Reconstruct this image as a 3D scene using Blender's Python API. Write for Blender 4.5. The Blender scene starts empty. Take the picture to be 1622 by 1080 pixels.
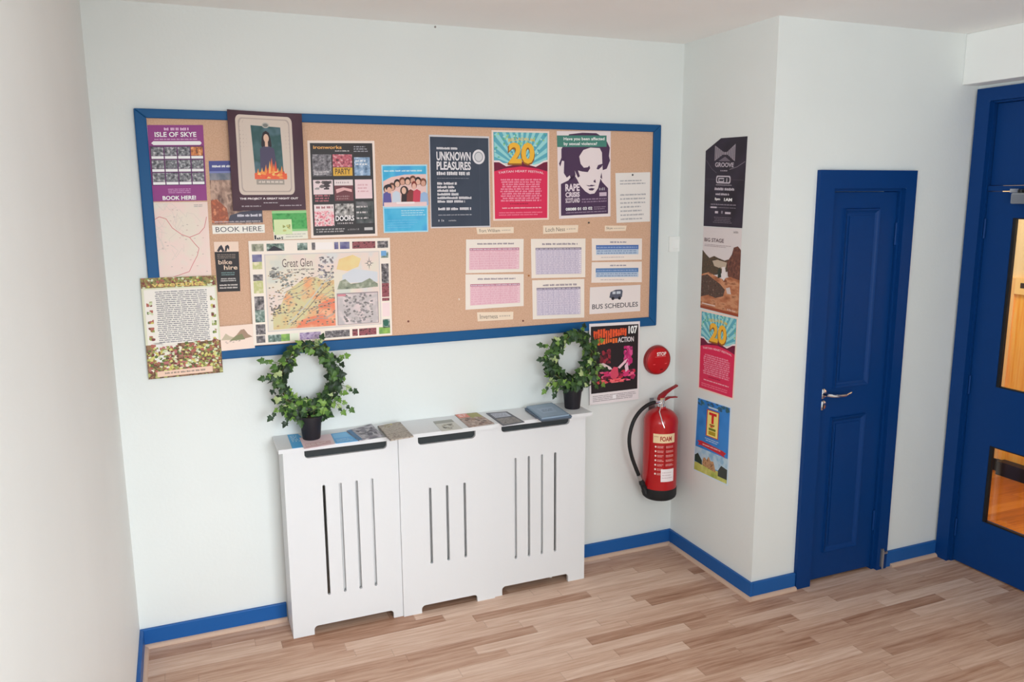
import bpy, bmesh, math, random
from mathutils import Vector, Matrix
from mathutils.geometry import tessellate_polygon
S = bpy.context.scene
COL = S.collection
PI = math.pi

# ------------------------------------------------------------------ camera
FPX, YAW, PITCH, ROLL = 1274.71, .3936, -.1784, -.0067
CAM = Vector((.2761, -3.7346, 2.0))
fw = Vector((math.sin(YAW)*math.cos(PITCH), math.cos(YAW)*math.cos(PITCH), math.sin(PITCH)))
r0 = Vector((math.cos(YAW), -math.sin(YAW), 0)); u0_ = r0.cross(fw)
RT = r0*math.cos(ROLL) + u0_*math.sin(ROLL); UP = -r0*math.sin(ROLL) + u0_*math.cos(ROLL)
cd = bpy.data.cameras.new('camera'); co = bpy.data.objects.new('camera', cd); COL.objects.link(co)
cd.sensor_width = 36; cd.sensor_fit = 'HORIZONTAL'; cd.lens = FPX*36/1622; cd.clip_start = .02
M3 = Matrix((RT, UP, -fw)).transposed()
co.matrix_world = Matrix.Translation(CAM) @ M3.to_4x4()
S.camera = co

def un(px, py, ax, val):
    """photo measurement -> point on the real plane axis=val"""
    d = fw + RT*((px-811)/FPX) - UP*((py-540)/FPX)
    return CAM + d*((val-CAM[ax])/d[ax])

# room dimensions (m)
XR, Y1, XW, ZC = 2.817, -.723, 4.104, 2.777
YF = -4.75          # wall behind the camera

# ------------------------------------------------------------------ materials
MC = {}
def lin(c):
    c /= 255
    return c/12.92 if c <= .04045 else ((c+.055)/1.055)**2.4
KP = 1.12
def shade(r, g, b, k=KP):
    return tuple(min(.93, lin(x)*k) for x in (r, g, b)) + (1,)
def mat(rgb, rough=.5, metal=0, k=KP, spec=.35, coat=0):
    key = (tuple(rgb), rough, metal, k, spec, coat)
    if key in MC: return MC[key]
    m = bpy.data.materials.new('paint_%d_%d_%d' % tuple(rgb)); m.use_nodes = True
    b = m.node_tree.nodes['Principled BSDF']
    b.inputs['Base Color'].default_value = shade(*rgb, k)
    b.inputs['Roughness'].default_value = rough; b.inputs['Metallic'].default_value = metal
    b.inputs['Specular IOR Level'].default_value = spec; b.inputs['Coat Weight'].default_value = coat
    MC[key] = m; return m
def picture(cols, scale=40, detail=3, seed=0, stretch=(1, 1, 1), sharp=True, rough=.5, lo=.3, hi=.7):
    """printed-photo / mottled material: noise through a ramp of colours"""
    key = ('pic', tuple(cols), scale, detail, seed, stretch, sharp, rough)
    if key in MC: return MC[key]
    m = bpy.data.materials.new('picture_print'); m.use_nodes = True; nt = m.node_tree; N = nt.nodes; L = nt.links
    b = N['Principled BSDF']; b.inputs['Roughness'].default_value = rough; b.inputs['Specular IOR Level'].default_value = .3
    tc = N.new('ShaderNodeTexCoord'); mp = N.new('ShaderNodeMapping'); nz = N.new('ShaderNodeTexNoise'); cr = N.new('ShaderNodeValToRGB')
    mp.inputs['Location'].default_value = (seed*3.7, seed*1.3, seed*2.1); mp.inputs['Scale'].default_value = stretch
    nz.inputs['Scale'].default_value = scale; nz.inputs['Detail'].default_value = detail
    L.new(tc.outputs['Object'], mp.inputs['Vector']); L.new(mp.outputs[0], nz.inputs['Vector']); L.new(nz.outputs[0], cr.inputs[0]); L.new(cr.outputs[0], b.inputs['Base Color'])
    e = cr.color_ramp; e.interpolation = 'EASE' if sharp else 'LINEAR'
    n = len(cols)
    while len(e.elements) < n: e.elements.new(.5)
    for i, c in enumerate(cols):
        e.elements[i].position = lo+(hi-lo)*i/max(1, n-1); e.elements[i].color = shade(*c)
    MC[key] = m; return m

def nodes(name):
    m = bpy.data.materials.new(name); m.use_nodes = True
    return m, m.node_tree.nodes, m.node_tree.links, m.node_tree.nodes['Principled BSDF']

def wall_mat(name, rgb, bump=.06):
    m, N, L, b = nodes(name)
    tc = N.new('ShaderNodeTexCoord'); nz = N.new('ShaderNodeTexNoise'); nz.inputs['Scale'].default_value = 2.2; nz.inputs['Detail'].default_value = 4
    cr = N.new('ShaderNodeValToRGB'); c = shade(*rgb, 1.0)
    cr.color_ramp.elements[0].position = .3; cr.color_ramp.elements[1].position = .75
    cr.color_ramp.elements[0].color = tuple(x*.965 for x in c[:3])+(1,); cr.color_ramp.elements[1].color = c
    n2 = N.new('ShaderNodeTexNoise'); n2.inputs['Scale'].default_value = 60; n2.inputs['Detail'].default_value = 3
    bp = N.new('ShaderNodeBump'); bp.inputs['Strength'].default_value = bump; bp.inputs['Distance'].default_value = .01
    L.new(tc.outputs['Object'], nz.inputs['Vector']); L.new(tc.outputs['Object'], n2.inputs['Vector'])
    L.new(nz.outputs[0], cr.inputs[0]); L.new(cr.outputs[0], b.inputs['Base Color']); L.new(n2.outputs[0], bp.inputs['Height']); L.new(bp.outputs[0], b.inputs['Normal'])
    b.inputs['Roughness'].default_value = .6; b.inputs['Specular IOR Level'].default_value = .25
    return m

def gloss_paint(name, rgb, rough=.38):
    m, N, L, b = nodes(name)
    tc = N.new('ShaderNodeTexCoord'); nz = N.new('ShaderNodeTexNoise'); nz.inputs['Scale'].default_value = 25; nz.inputs['Detail'].default_value = 4
    bp = N.new('ShaderNodeBump'); bp.inputs['Strength'].default_value = .05; bp.inputs['Distance'].default_value = .01
    L.new(tc.outputs['Object'], nz.inputs['Vector']); L.new(nz.outputs[0], bp.inputs['Height']); L.new(bp.outputs[0], b.inputs['Normal'])
    b.inputs['Base Color'].default_value = shade(*rgb, 1.0); b.inputs['Roughness'].default_value = rough; b.inputs['Specular IOR Level'].default_value = .17
    return m

def floor_mat(name, tones, width=.066, length=.62, rough=.46):
    m, N, L, b = nodes(name)
    def mth(op, a, c=None):
        n = N.new('ShaderNodeMath'); n.operation = op
        for i, v in enumerate((a, c)):
            if v is None: continue
            if isinstance(v, (int, float)): n.inputs[i].default_value = v
            else: L.new(v, n.inputs[i])
        return n.outputs[0]
    tc = N.new('ShaderNodeTexCoord'); sp = N.new('ShaderNodeSeparateXYZ'); L.new(tc.outputs['Object'], sp.inputs[0])
    x, y = sp.outputs[0], sp.outputs[1]
    yr = mth('DIVIDE', y, width); row = mth('FLOOR', yr)
    w1 = N.new('ShaderNodeTexWhiteNoise'); w1.noise_dimensions = '1D'; L.new(row, w1.inputs['W'])
    xs = mth('ADD', mth('DIVIDE', x, length), mth('MULTIPLY', w1.outputs[0], 7.0)); cell = mth('FLOOR', xs)
    cb = N.new('ShaderNodeCombineXYZ'); L.new(cell, cb.inputs[0]); L.new(row, cb.inputs[1])
    w2 = N.new('ShaderNodeTexWhiteNoise'); w2.noise_dimensions = '2D'; L.new(cb.outputs[0], w2.inputs['Vector'])
    mp = N.new('ShaderNodeMapping'); mp.inputs['Scale'].default_value = (1.6, 26, 1); L.new(tc.outputs['Object'], mp.inputs['Vector'])
    of = N.new('ShaderNodeVectorMath'); of.operation = 'ADD'; L.new(mp.outputs[0], of.inputs[0]); L.new(w2.outputs['Color'], of.inputs[1])
    gz = N.new('ShaderNodeTexNoise'); gz.inputs['Scale'].default_value = 2.4; gz.inputs['Detail'].default_value = 6; gz.inputs['Roughness'].default_value = .65
    L.new(of.outputs[0], gz.inputs['Vector'])
    v = mth('ADD', mth('MULTIPLY', w2.outputs[0], .52), mth('MULTIPLY', mth('SUBTRACT', gz.outputs[0], .5), 1.1)); v = mth('ADD', v, .25)
    cr = N.new('ShaderNodeValToRGB'); L.new(v, cr.inputs[0]); e = cr.color_ramp
    while len(e.elements) < len(tones): e.elements.new(.5)
    for i, c in enumerate(tones):
        e.elements[i].position = i/(len(tones)-1); e.elements[i].color = shade(*c, 1.0)
    # fine joint lines
    fy = mth('FRACT', yr); fx = mth('FRACT', xs)
    ey = mth('LESS_THAN', fy, .03); ex = mth('LESS_THAN', fx, .006); edge = mth('MAXIMUM', ey, ex)
    mx = N.new('ShaderNodeMix'); mx.data_type = 'RGBA'; L.new(mth('MULTIPLY', edge, .22), mx.inputs[0]); L.new(cr.outputs[0], mx.inputs[6]); mx.inputs[7].default_value = shade(95, 70, 55, 1)
    L.new(mx.outputs[2], b.inputs['Base Color'])
    b.inputs['Roughness'].default_value = rough; b.inputs['Specular IOR Level'].default_value = .25
    return m

def cork_mat():
    m, N, L, b = nodes('cork_hessian')
    tc = N.new('ShaderNodeTexCoord'); nz = N.new('ShaderNodeTexNoise'); nz.inputs['Scale'].default_value = 220; nz.inputs['Detail'].default_value = 3
    cr = N.new('ShaderNodeValToRGB'); e = cr.color_ramp.elements
    e[0].position = .3; e[0].color = shade(208, 166, 138, 1.0); e[1].position = .7; e[1].color = shade(224, 186, 160, 1.0)
    L.new(tc.outputs['Object'], nz.inputs['Vector']); L.new(nz.outputs[0], cr.inputs[0]); L.new(cr.outputs[0], b.inputs['Base Color'])
    b.inputs['Roughness'].default_value = .9; b.inputs['Specular IOR Level'].default_value = .1
    return m

M_WALL = wall_mat('wall_paint', (230, 234, 232))
M_CEIL = wall_mat('ceiling_paint', (246, 245, 243), .03)
M_LEFT = wall_mat('left_wall_paint', (236, 237, 235))
M_TRIMW = wall_mat('boxing_paint', (240, 242, 240), .02)
M_BLUE = gloss_paint('blue_gloss', (8, 56, 116), .45)
M_SKIRT = gloss_paint('blue_skirting', (35, 92, 160))
M_BFRAME = gloss_paint('blue_board_frame', (30, 88, 140))
M_BEAD = wall_mat('beige_bead', (205, 175, 155), .02)
M_FLOOR = floor_mat('laminate_floor', [(132, 92, 69), (166, 124, 100), (190, 152, 129), (206, 171, 149), (220, 190, 170), (230, 206, 188)])
M_WHITE = gloss_paint('white_satin', (224, 225, 227), .4)
M_BLACK = mat((22, 22, 24), .45)
M_RUB = mat((30, 30, 32), .6)
M_CHROME = mat((225, 225, 228), .18, 1.0)
M_STEEL = mat((170, 172, 176), .35, .9)
M_RED = mat((182, 16, 24), .28, k=1.0, coat=.4)

# ------------------------------------------------------------------ mesh builder
class MB:
    def __init__(s): s.v, s.f, s.mi, s.mats, s.sm = [], [], [], [], []
    def m(s, mt):
        if mt not in s.mats: s.mats.append(mt)
        return s.mats.index(mt)
    def add(s, vs, fs, mt, smooth=False):
        o = len(s.v); i = s.m(mt); s.v += [Vector(v) for v in vs]
        for f in fs: s.f.append([o+k for k in f]); s.mi.append(i); s.sm.append(smooth)
        return s
    def box(s, x0, x1, y0, y1, z0, z1, mt):
        vs = [(x, y, z) for z in (z0, z1) for y in (y0, y1) for x in (x0, x1)]
        return s.add(vs, [(0, 2, 3, 1), (4, 5, 7, 6), (0, 1, 5, 4), (2, 6, 7, 3), (0, 4, 6, 2), (1, 3, 7, 5)], mt)
    def prism(s, a, b, mt):
        """two matching polygon rings a, b"""
        n = len(a); vs = list(a)+list(b)
        fs = [tuple(range(n))[::-1], tuple(range(n, 2*n))] + [(i, (i+1) % n, n+(i+1) % n, n+i) for i in range(n)]
        return s.add(vs, fs, mt)
    def tube(s, pts, rad, mt, seg=10, closed=False):
        pts = [Vector(p) for p in pts]; n = len(pts)
        rads = rad if isinstance(rad, (list, tuple)) else [rad]*n
        vs = []; prev = None
        for i, p in enumerate(pts):
            a = pts[(i-1) % n] if (closed or i) else p; b = pts[(i+1) % n] if (closed or i < n-1) else p
            t = (b-a).normalized()
            if prev is None:
                q = t.orthogonal().normalized()
            else:
                q = (prev - t*prev.dot(t)).normalized()
            prev = q; w = t.cross(q)
            vs += [p + (q*math.cos(2*PI*k/seg)+w*math.sin(2*PI*k/seg))*rads[i] for k in range(seg)]
        fs = []
        for i in range(n if closed else n-1):
            j = (i+1) % n
            fs += [(i*seg+k, i*seg+(k+1) % seg, j*seg+(k+1) % seg, j*seg+k) for k in range(seg)]
        if not closed: fs += [tuple(range(seg))[::-1], tuple(range((n-1)*seg, n*seg))]
        return s.add(vs, fs, mt, True)
    def lathe(s, prof, c, mt, seg=40, axis='z'):
        c = Vector(c); vs = []
        for r, h in prof:
            for k in range(seg):
                a = 2*PI*k/seg; x, y = r*math.cos(a), r*math.sin(a)
                vs.append(c + (Vector((x, y, h)) if axis == 'z' else Vector((x, -h, y)) if axis == '-y' else Vector((-h, x, y))))
        n = len(prof); fs = [(i*seg+k, i*seg+(k+1) % seg, (i+1)*seg+(k+1) % seg, (i+1)*seg+k) for i in range(n-1) for k in range(seg)]
        fs += [tuple(range(seg))[::-1], tuple(range((n-1)*seg, n*seg))]
        return s.add(vs, fs, mt, True)
    def build(s, name, parent=None, loc=None, bevel=0, seg=2, autosm=False):
        me = bpy.data.meshes.new(name)
        if loc is None: loc = parent.matrix_world.translation.copy() if parent else Vector((0, 0, 0))
        loc = Vector(loc)
        me.from_pydata([v-loc for v in s.v], [], s.f)
        for m_ in s.mats: me.materials.append(m_)
        me.polygons.foreach_set('material_index', s.mi); me.polygons.foreach_set('use_smooth', s.sm)
        me.update()
        bm = bmesh.new(); bm.from_mesh(me); bmesh.ops.recalc_face_normals(bm, faces=bm.faces); bm.to_mesh(me); bm.free()
        if any(s.sm): me.set_sharp_from_angle(angle=.7)
        o = bpy.data.objects.new(name, me); COL.objects.link(o)
        if parent:
            o.parent = parent; o.location = loc - wloc(parent)
        else: o.location = loc
        if bevel:
            b = o.modifiers.new('bevel', 'BEVEL'); b.width = bevel; b.segments = seg; b.limit_method = 'ANGLE'; b.angle_limit = .6
        return o
def wloc(o):
    l = Vector(o.location)
    while o.parent: o = o.parent; l += Vector(o.location)
    return l
def MBp(s, name, parent, bevel=0, seg=2): return s.build(name, parent, wloc(parent), bevel, seg)

def tag(o, label=None, cat=None, group=None, kind=None):
    if label: o['label'] = label
    if cat: o['category'] = cat
    if group: o['group'] = group
    if kind: o['kind'] = kind
    return o
def thing(name, loc, label=None, cat=None, group=None, kind=None):
    o = bpy.data.objects.new(name, None); o.empty_display_size = .05; COL.objects.link(o); o.location = loc
    return tag(o, label, cat, group, kind)
def struct(mb, name, label, cat, bevel=0):
    return tag(mb.build(name, bevel=bevel), label, cat, kind='structure')

def curve_mesh(cu):
    o = bpy.data.objects.new('tmp', cu); COL.objects.link(o); dg = bpy.context.evaluated_depsgraph_get(); dg.update()
    me = bpy.data.meshes.new_from_object(o.evaluated_get(dg)); 
    vs = [v.co.copy() for v in me.vertices]; fs = [tuple(p.vertices) for p in me.polygons]
    bpy.data.objects.remove(o); bpy.data.curves.remove(cu); bpy.data.meshes.remove(me)
    return vs, fs
def plate(outline, holes, thick):
    """flat board with holes, in XY, thickness along Z (centred)"""
    cu = bpy.data.curves.new('tmp', 'CURVE'); cu.dimensions = '2D'; cu.fill_mode = 'BOTH'; cu.extrude = thick/2
    for ring in [outline]+holes:
        sp = cu.splines.new('POLY'); sp.points.add(len(ring)-1); sp.use_cyclic_u = True
        for p, q in zip(sp.points, ring): p.co = (q[0], q[1], 0, 1)
    return curve_mesh(cu)
def arc(cx, cy, r, a0, a1, n=6): return [(cx+r*math.cos(math.radians(a0+(a1-a0)*i/n)), cy+r*math.sin(math.radians(a0+(a1-a0)*i/n))) for i in range(n+1)]
def rrect(x0, y0, x1, y1, r, n=5):
    return arc(x1-r, y1-r, r, 0, 90, n)+arc(x0+r, y1-r, r, 90, 180, n)+arc(x0+r, y0+r, r, 180, 270, n)+arc(x1-r, y0+r, r, 270, 360, n)
TXT = {}
def text_mesh(s, bold=0):
    if (s, bold) in TXT: return TXT[(s, bold)]
    cu = bpy.data.curves.new('tmp', 'FONT'); cu.body = s; cu.size = 1; cu.offset = bold; cu.resolution_u = 3
    vs, fs = curve_mesh(cu)
    x0 = min(v.x for v in vs); x1 = max(v.x for v in vs); y0 = min(v.y for v in vs); y1 = max(v.y for v in vs)
    r = ([((v.x-x0)/(x1-x0), 1-(v.y-y0)/(y1-y0)) for v in vs], fs); TXT[(s, bold)] = r
    return r

# ------------------------------------------------------------------ printed sheets
class Print:
    """A sheet of paper with its printed artwork, as one mesh. (u,v) run left-right, top-bottom."""
    LAY = .00022
    def __init__(s, corners, normal, bg, thick=.0006, curl=None, outline=None, seg=1, mapf=None, seed=1):
        s.c = [Vector(c) for c in corners] if corners else None; s.n = Vector(normal) if normal else None
        s.curl = curl; s.seg = seg; s.mb = MB(); s.mapf = mapf; s.rnd = random.Random(seed); s.k = 0
        if bg is None: return
        bg = s.mm(bg)
        if outline:
            a = [s.P(u, v, 0) for u, v in outline]; b = [s.P(u, v, 0, -thick) for u, v in outline]; s.mb.prism(b, a, bg)
        else:
            n = seg; vs = []
            for d in (0, -thick):
                vs += [s.P(i/n, j/n, 0, d) for j in range(n+1) for i in range(n+1)]
            q = (n+1)*(n+1); fs = []
            for j in range(n):
                for i in range(n):
                    a = j*(n+1)+i; f = (a, a+1, a+n+2, a+n+1); fs += [f, tuple(q+t for t in f[::-1])]
            rim = [i for i in range(n+1)]+[j*(n+1)+n for j in range(1, n+1)]+[n*(n+1)+i for i in range(n-1, -1, -1)]+[j*(n+1) for j in range(n-1, 0, -1)]
            for a, b in zip(rim, rim[1:]+rim[:1]): fs.append((b, a, q+a, q+b))
            s.mb.add(vs, fs, bg)
    def mm(s, c): return c if not isinstance(c, tuple) else mat(c)
    def P(s, u, v, lay, d=0):
        h = lay*s.LAY + d
        if s.mapf:
            p, n = s.mapf(u, v); return Vector(p)+Vector(n)*h
        a, b, c, e = s.c
        p = (a*(1-u)+b*u)*(1-v) + (e*(1-u)+c*u)*v
        if s.curl: h += s.curl(u, v)
        return p + s.n*h
    def rect(s, u0, v0, u1, v1, c, lay=1):
        n = max(1, round(s.seg*max(u1-u0, v1-v0)))
        vs = [s.P(u0+(u1-u0)*i/n, v0+(v1-v0)*j/n, lay) for j in range(n+1) for i in range(n+1)]
        s.mb.add(vs, [(j*(n+1)+i, j*(n+1)+i+1, (j+1)*(n+1)+i+1, (j+1)*(n+1)+i) for j in range(n) for i in range(n)], s.mm(c)); return s
    def poly(s, pts, c, lay=1):
        tr = [tuple(t) for t in tessellate_polygon([[Vector((p[0], p[1], 0)) for p in pts]])]
        pts = list(pts)
        if s.seg > 1:
            lim = 1.3/s.seg; todo = tr; tr = []
            while todo:
                t = todo.pop(); e = [math.dist(pts[t[i]], pts[t[(i+1) % 3]]) for i in range(3)]; m = max(e)
                if m <= lim: tr.append(t); continue
                i = e.index(m); a, b, c_ = t[i], t[(i+1) % 3], t[(i+2) % 3]
                pts.append(((pts[a][0]+pts[b][0])/2, (pts[a][1]+pts[b][1])/2)); k = len(pts)-1
                todo += [(a, k, c_), (k, b, c_)]
        s.mb.add([s.P(u, v, lay) for u, v in pts], tr, s.mm(c)); return s
    def disc(s, u, v, ru, rv, c, lay=1, n=20):
        return s.poly([(u+ru*math.cos(2*PI*i/n), v+rv*math.sin(2*PI*i/n)) for i in range(n)], c, lay)
    def line(s, pts, w, c, lay=1, asp=1.0):
        for (a, b), (d, e) in zip(pts, pts[1:]):
            dx, dy = d-a, (e-b)*asp; l = math.hypot(dx, dy) or 1; nx, ny = -dy/l*w/2, dx/l*w/2/asp
            s.k += 1; s.poly([(a+nx, b+ny), (d+nx, e+ny), (d-nx, e-ny), (a-nx, b-ny)], c, lay+(s.k % 40)*.01)
        return s
    def text(s, t, u0, v0, u1, v1, c, lay=3, bold=0.0):
        vs, fs = text_mesh(t, bold)
        s.mb.add([s.P(u0+(u1-u0)*x, v0+(v1-v0)*y, lay) for x, y in vs], fs, s.mm(c)); return s
    def arctext(s, t, u0, v0, u1, v1, bow, c, lay=3, bold=0.0):
        vs, fs = text_mesh(t, bold)
        s.mb.add([s.P(u0+(u1-u0)*x, v0+(v1-v0)*y - bow*(1-(2*x-1)**2), lay) for x, y in vs], fs, s.mm(c)); return s
    def greek(s, u0, v0, u1, v1, rows, c, lay=3, fill=.55, word=.07, rag=.25, centre=False, let=True):
        """unreadably small print: rows of little strokes in words"""
        h = (v1-v0)/rows
        for r in range(rows):
            w = (u1-u0)*(1-s.rnd.random()*rag); x = u0+((u1-u0-w)/2 if centre else 0); e = x+w
            y = v0+r*h+h*(1-fill)/2; lw = h*fill*.55*s.asp()
            while x < e:
                q = min(e, x+word*(.5+s.rnd.random())*(u1-u0 if word > .02 else 1))
                if let:
                    z = x
                    while z < q-lw*.3:
                        t = s.rnd.random()*h*fill*.3
                        s.rect(z, y+t*(s.rnd.random() < .5), min(q, z+lw*.75), y+h*fill-t*.3, c, lay); z += lw
                else: s.rect(x, y, q, y+h*fill, c, lay)
                x = q+lw*.7+.004
        return s
    def asp(s):
        if s.mapf: return 1.0
        return (s.c[3]-s.c[0]).length/(s.c[1]-s.c[0]).length
    def blobs(s, u0, v0, u1, v1, n, cols, su, sv, lay=1.0):
        for i in range(n):
            a = s.rnd.random()*6.3; cu_ = u0+(u1-u0)*s.rnd.random(); cv = v0+(v1-v0)*s.rnd.random(); m = 7
            pts = []
            for k in range(m):
                q = a+2*PI*k/m; f = .6+.6*s.rnd.random()
                pts.append((min(u1, max(u0, cu_+su*f*math.cos(q))), min(v1, max(v0, cv+sv*f*math.sin(q)))))
            s.poly(pts, s.rnd.choice(cols), lay+i*.012)
        return s
    def table(s, u0, v0, u1, v1, rows, cols, fill, head, line, lay=1):
        s.rect(u0, v0, u1, v1, fill, lay); h = (v1-v0)/(rows+1)
        s.rect(u0, v0, u1, v0+h*1.1, head, lay+1)
        s.greek(u0+.01, v0+h*.1, u1-.01, v0+h, 1, (225, 215, 225), lay+2, .5, .09, 0)
        for r in range(1, rows+2): s.rect(u0, v0+r*h-.004, u1, v0+r*h+.004, line, lay+1.5)
        for k in range(cols+1):
            x = u0+(u1-u0)*k/cols; s.rect(x-.002, v0, x+.002, v1, line, lay+1.7)
        for r in range(1, rows+1): s.greek(u0+.012, v0+r*h, u1-.01, v0+(r+1)*h, 1, line, lay+2.2, .4, .075, .05)
        return s
    def build(s, name, label, cat, group=None, parent=None):
        if parent: o = s.mb.build(name, parent, wloc(parent))
        else:
            loc = (s.c[2]+s.c[3])/2; o = s.mb.build(name, None, loc)
        return tag(o, label, cat, group)

# ================================================================== ROOM SHELL
T = .12
mb = MB().box(-.2, XW+.06, YF-.2, .2, -.1, 0, M_FLOOR); struct(mb, 'floor', 'brown wood-strip laminate floor', 'floor')
mb = MB().box(-.2, XW+.2, YF-.2, .2, ZC, ZC+.1, M_CEIL); struct(mb, 'ceiling', 'plain off-white ceiling', 'ceiling')
mb = MB().box(0, XR+.02, 0, T, 0, ZC, M_WALL); struct(mb, 'wall_back', 'pale wall behind the noticeboard and radiator cover', 'wall')
VY0, VY1, VZ0, VZ1 = -4.5, -2.55, .85, 2.6     # second window, unseen, added in the left wall to brighten the return wall
mb = MB().box(-T, 0, VY1, .12, 0, ZC, M_LEFT).box(-T, 0, YF, VY0, 0, ZC, M_LEFT).box(-T, 0, VY0, VY1, 0, VZ0, M_LEFT).box(-T, 0, VY0, VY1, VZ1, ZC, M_LEFT); struct(mb, 'wall_left', 'plain off-white wall at the left edge', 'wall')
mb = MB().box(XR, XR+.02, Y1+.02, 0, 0, ZC, M_WALL); struct(mb, 'wall_return', 'narrow pale side wall carrying a column of four posters', 'wall')
DX0, DX1, DZ = 3.172, 3.64, 2.03         # small cupboard door opening
mb = MB().box(XR, DX0, Y1, Y1+.02, 0, ZC, M_WALL).box(DX1, XW, Y1, Y1+.02, 0, ZC, M_WALL).box(DX0, DX1, Y1, Y1+.02, DZ, ZC, M_WALL)
mb.box(DX0-.02, DX1+.02, Y1+.12, Y1+.14, 0, DZ+.05, M_WALL)
struct(mb, 'wall_breast', 'pale projecting wall with the narrow blue cupboard door', 'wall')
OY0, OY1, OZ = -1.80, -.80, 2.46         # doorway in the right wall
mb = MB().box(XW, XW+T, OY1, .2, 0, ZC, M_WALL).box(XW, XW+T, YF, OY0, 0, ZC, M_WALL).box(XW, XW+T, OY0, OY1, OZ, ZC, M_WALL)
struct(mb, 'wall_right', 'pale right wall around the wide blue glazed door', 'wall')
WX0, WX1, WZ0, WZ1 = .25, 2.15, .8, 2.6   # window behind the camera
mb = MB().box(-T, WX0, YF-T, YF, 0, ZC, M_WALL).box(WX1, XW+T, YF-T, YF, 0, ZC, M_WALL).box(WX0, WX1, YF-T, YF, 0, WZ0, M_WALL).box(WX0, WX1, YF-T, YF, WZ1, ZC, M_WALL)
struct(mb, 'wall_front', 'pale wall with the window, behind the viewer', 'wall')
win = thing('window_1', ((WX0+WX1)/2, YF-.06, WZ0), 'white framed window behind the viewer', 'window', kind='structure')
mb = MB(); 
for a, b, c, d in ((WX0, WX1, WZ0, WZ0+.05), (WX0, WX1, WZ1-.05, WZ1), (WX0, WX0+.05, WZ0+.05, WZ1-.05), (WX1-.05, WX1, WZ0+.05, WZ1-.05), (1.175, 1.225, WZ0+.05, WZ1-.05)):
    mb.box(a, b, YF-.10, YF-.04, c, d, M_WHITE)
MBp(mb, 'window_frame', win)
win2 = thing('window_added', (-.06, (VY0+VY1)/2, VZ0), 'unseen white framed window added in the left wall for side light', 'window', kind='structure')
mb = MB()
for a, b, c, d in ((VY0, VY1, VZ0, VZ0+.05), (VY0, VY1, VZ1-.05, VZ1), (VY0, VY0+.05, VZ0+.05, VZ1-.05), (VY1-.05, VY1, VZ0+.05, VZ1-.05)):
    mb.box(-.10, -.04, a, b, c, d, M_WHITE)
MBp(mb, 'window_frame', win2)
# lintel boxing above the glazed door
mb = MB().box(3.985, XW, -2.2, Y1, 2.532, ZC, M_TRIMW); struct(mb, 'trim_1', 'white boxed-in beam above the wide blue door', 'trim', .004)

# skirting boards and bead
SK, ST = .088, .016
CX0, CX1 = .645, 2.148
struct(MB().box(.0, CX0-.004, -ST, 0, .0, SK, M_SKIRT), 'baseboard_back', 'blue skirting board left of the radiator cover', 'skirting board', .003)
struct(MB().box(CX1+.004, XR, -ST, 0, .0, SK, M_SKIRT), 'baseboard_alcove', 'blue skirting board under the fire extinguisher', 'skirting board', .003)
struct(MB().box(0, ST, YF, -ST, 0, SK, M_SKIRT), 'baseboard_left', 'blue skirting board along the left wall', 'skirting board', .003)
struct(MB().box(XR-ST, XR, Y1-ST, -ST, 0, SK, M_SKIRT), 'baseboard_return', 'blue skirting board below the column of posters', 'skirting board', .003)
struct(MB().box(XR, 3.085, Y1-ST, Y1, 0, SK, M_SKIRT), 'baseboard_breast', 'short blue skirting board left of the cupboard door', 'skirting board', .003)
struct(MB().box(3.70, XW-.02, Y1-ST, Y1, .0, SK, M_SKIRT), 'baseboard_breast_right', 'blue skirting board between the two blue doors', 'skirting board', .003)
def bead(name, label, p, q, n):
    """quarter-round bead from p to q, n = inward direction"""
    p, q, n = Vector(p), Vector(q), Vector(n); r = .017
    prof = [(0, 0), (r, 0)]+[(r*math.cos(a), r*math.sin(a)) for a in (.4, .8, 1.2)]+[(0, r)]
    A = [p+n*a+Vector((0, 0, b)) for a, b in prof]; B = [q+n*a+Vector((0, 0, b)) for a, b in prof]
    struct(MB().prism(A, B, M_BEAD), name, label, 'floor bead')
bead('trim_2', 'beige floor bead left of the radiator cover', (ST, -ST, 0), (CX0-.004, -ST, 0), (0, -1, 0))
bead('trim_3', 'beige floor bead under the fire extinguisher', (CX1+.004, -ST, 0), (XR-ST, -ST, 0), (0, -1, 0))
bead('trim_4', 'beige floor bead along the left wall', (ST, YF, 0), (ST, -ST-.017, 0), (1, 0, 0))
bead('trim_5', 'beige floor bead below the column of posters', (XR-ST, -ST-.017, 0), (XR-ST, Y1-ST-.017, 0), (-1, 0, 0))
bead('trim_6', 'beige floor bead left of the cupboard door', (XR-ST, Y1-ST, 0), (3.085, Y1-ST, 0), (0, -1, 0))
bead('trim_7', 'beige floor bead between the two blue doors', (3.74, Y1-ST, 0), (XW-.02, Y1-ST, 0), (0, -1, 0))

# ------------------------------------------------------------------ cupboard door
d1 = thing('door_1', ((DX0+DX1)/2, Y1, 0), 'narrow blue panelled cupboard door with chrome lever handle', 'door', kind='structure')
fy0, fy1 = Y1-.022, Y1+.0
OX0, OX1, OZT = 3.086, 3.704, 2.11
vs, fs = plate([(OX0, 0), (DX0+.006, 0), (DX0+.006, DZ-.006), (DX1-.006, DZ-.006), (DX1-.006, 0), (OX1, 0), (OX1, OZT), (OX0, OZT)], [], .022)
mb = MB().add([(v.x, Y1-.011+v.z, v.y) for v in vs], fs, M_BLUE)
MBp(mb, 'door_frame', d1, .004)
mb = MB().box(DX0, DX0+.02, Y1, Y1+.1, 0, DZ, M_BLUE).box(DX1-.02, DX1, Y1, Y1+.1, 0, DZ, M_BLUE).box(DX0+.02, DX1-.02, Y1, Y1+.1, DZ-.02, DZ, M_BLUE)
MBp(mb, 'door_lining', d1)
LY = Y1+.012           # face of the leaf
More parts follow.
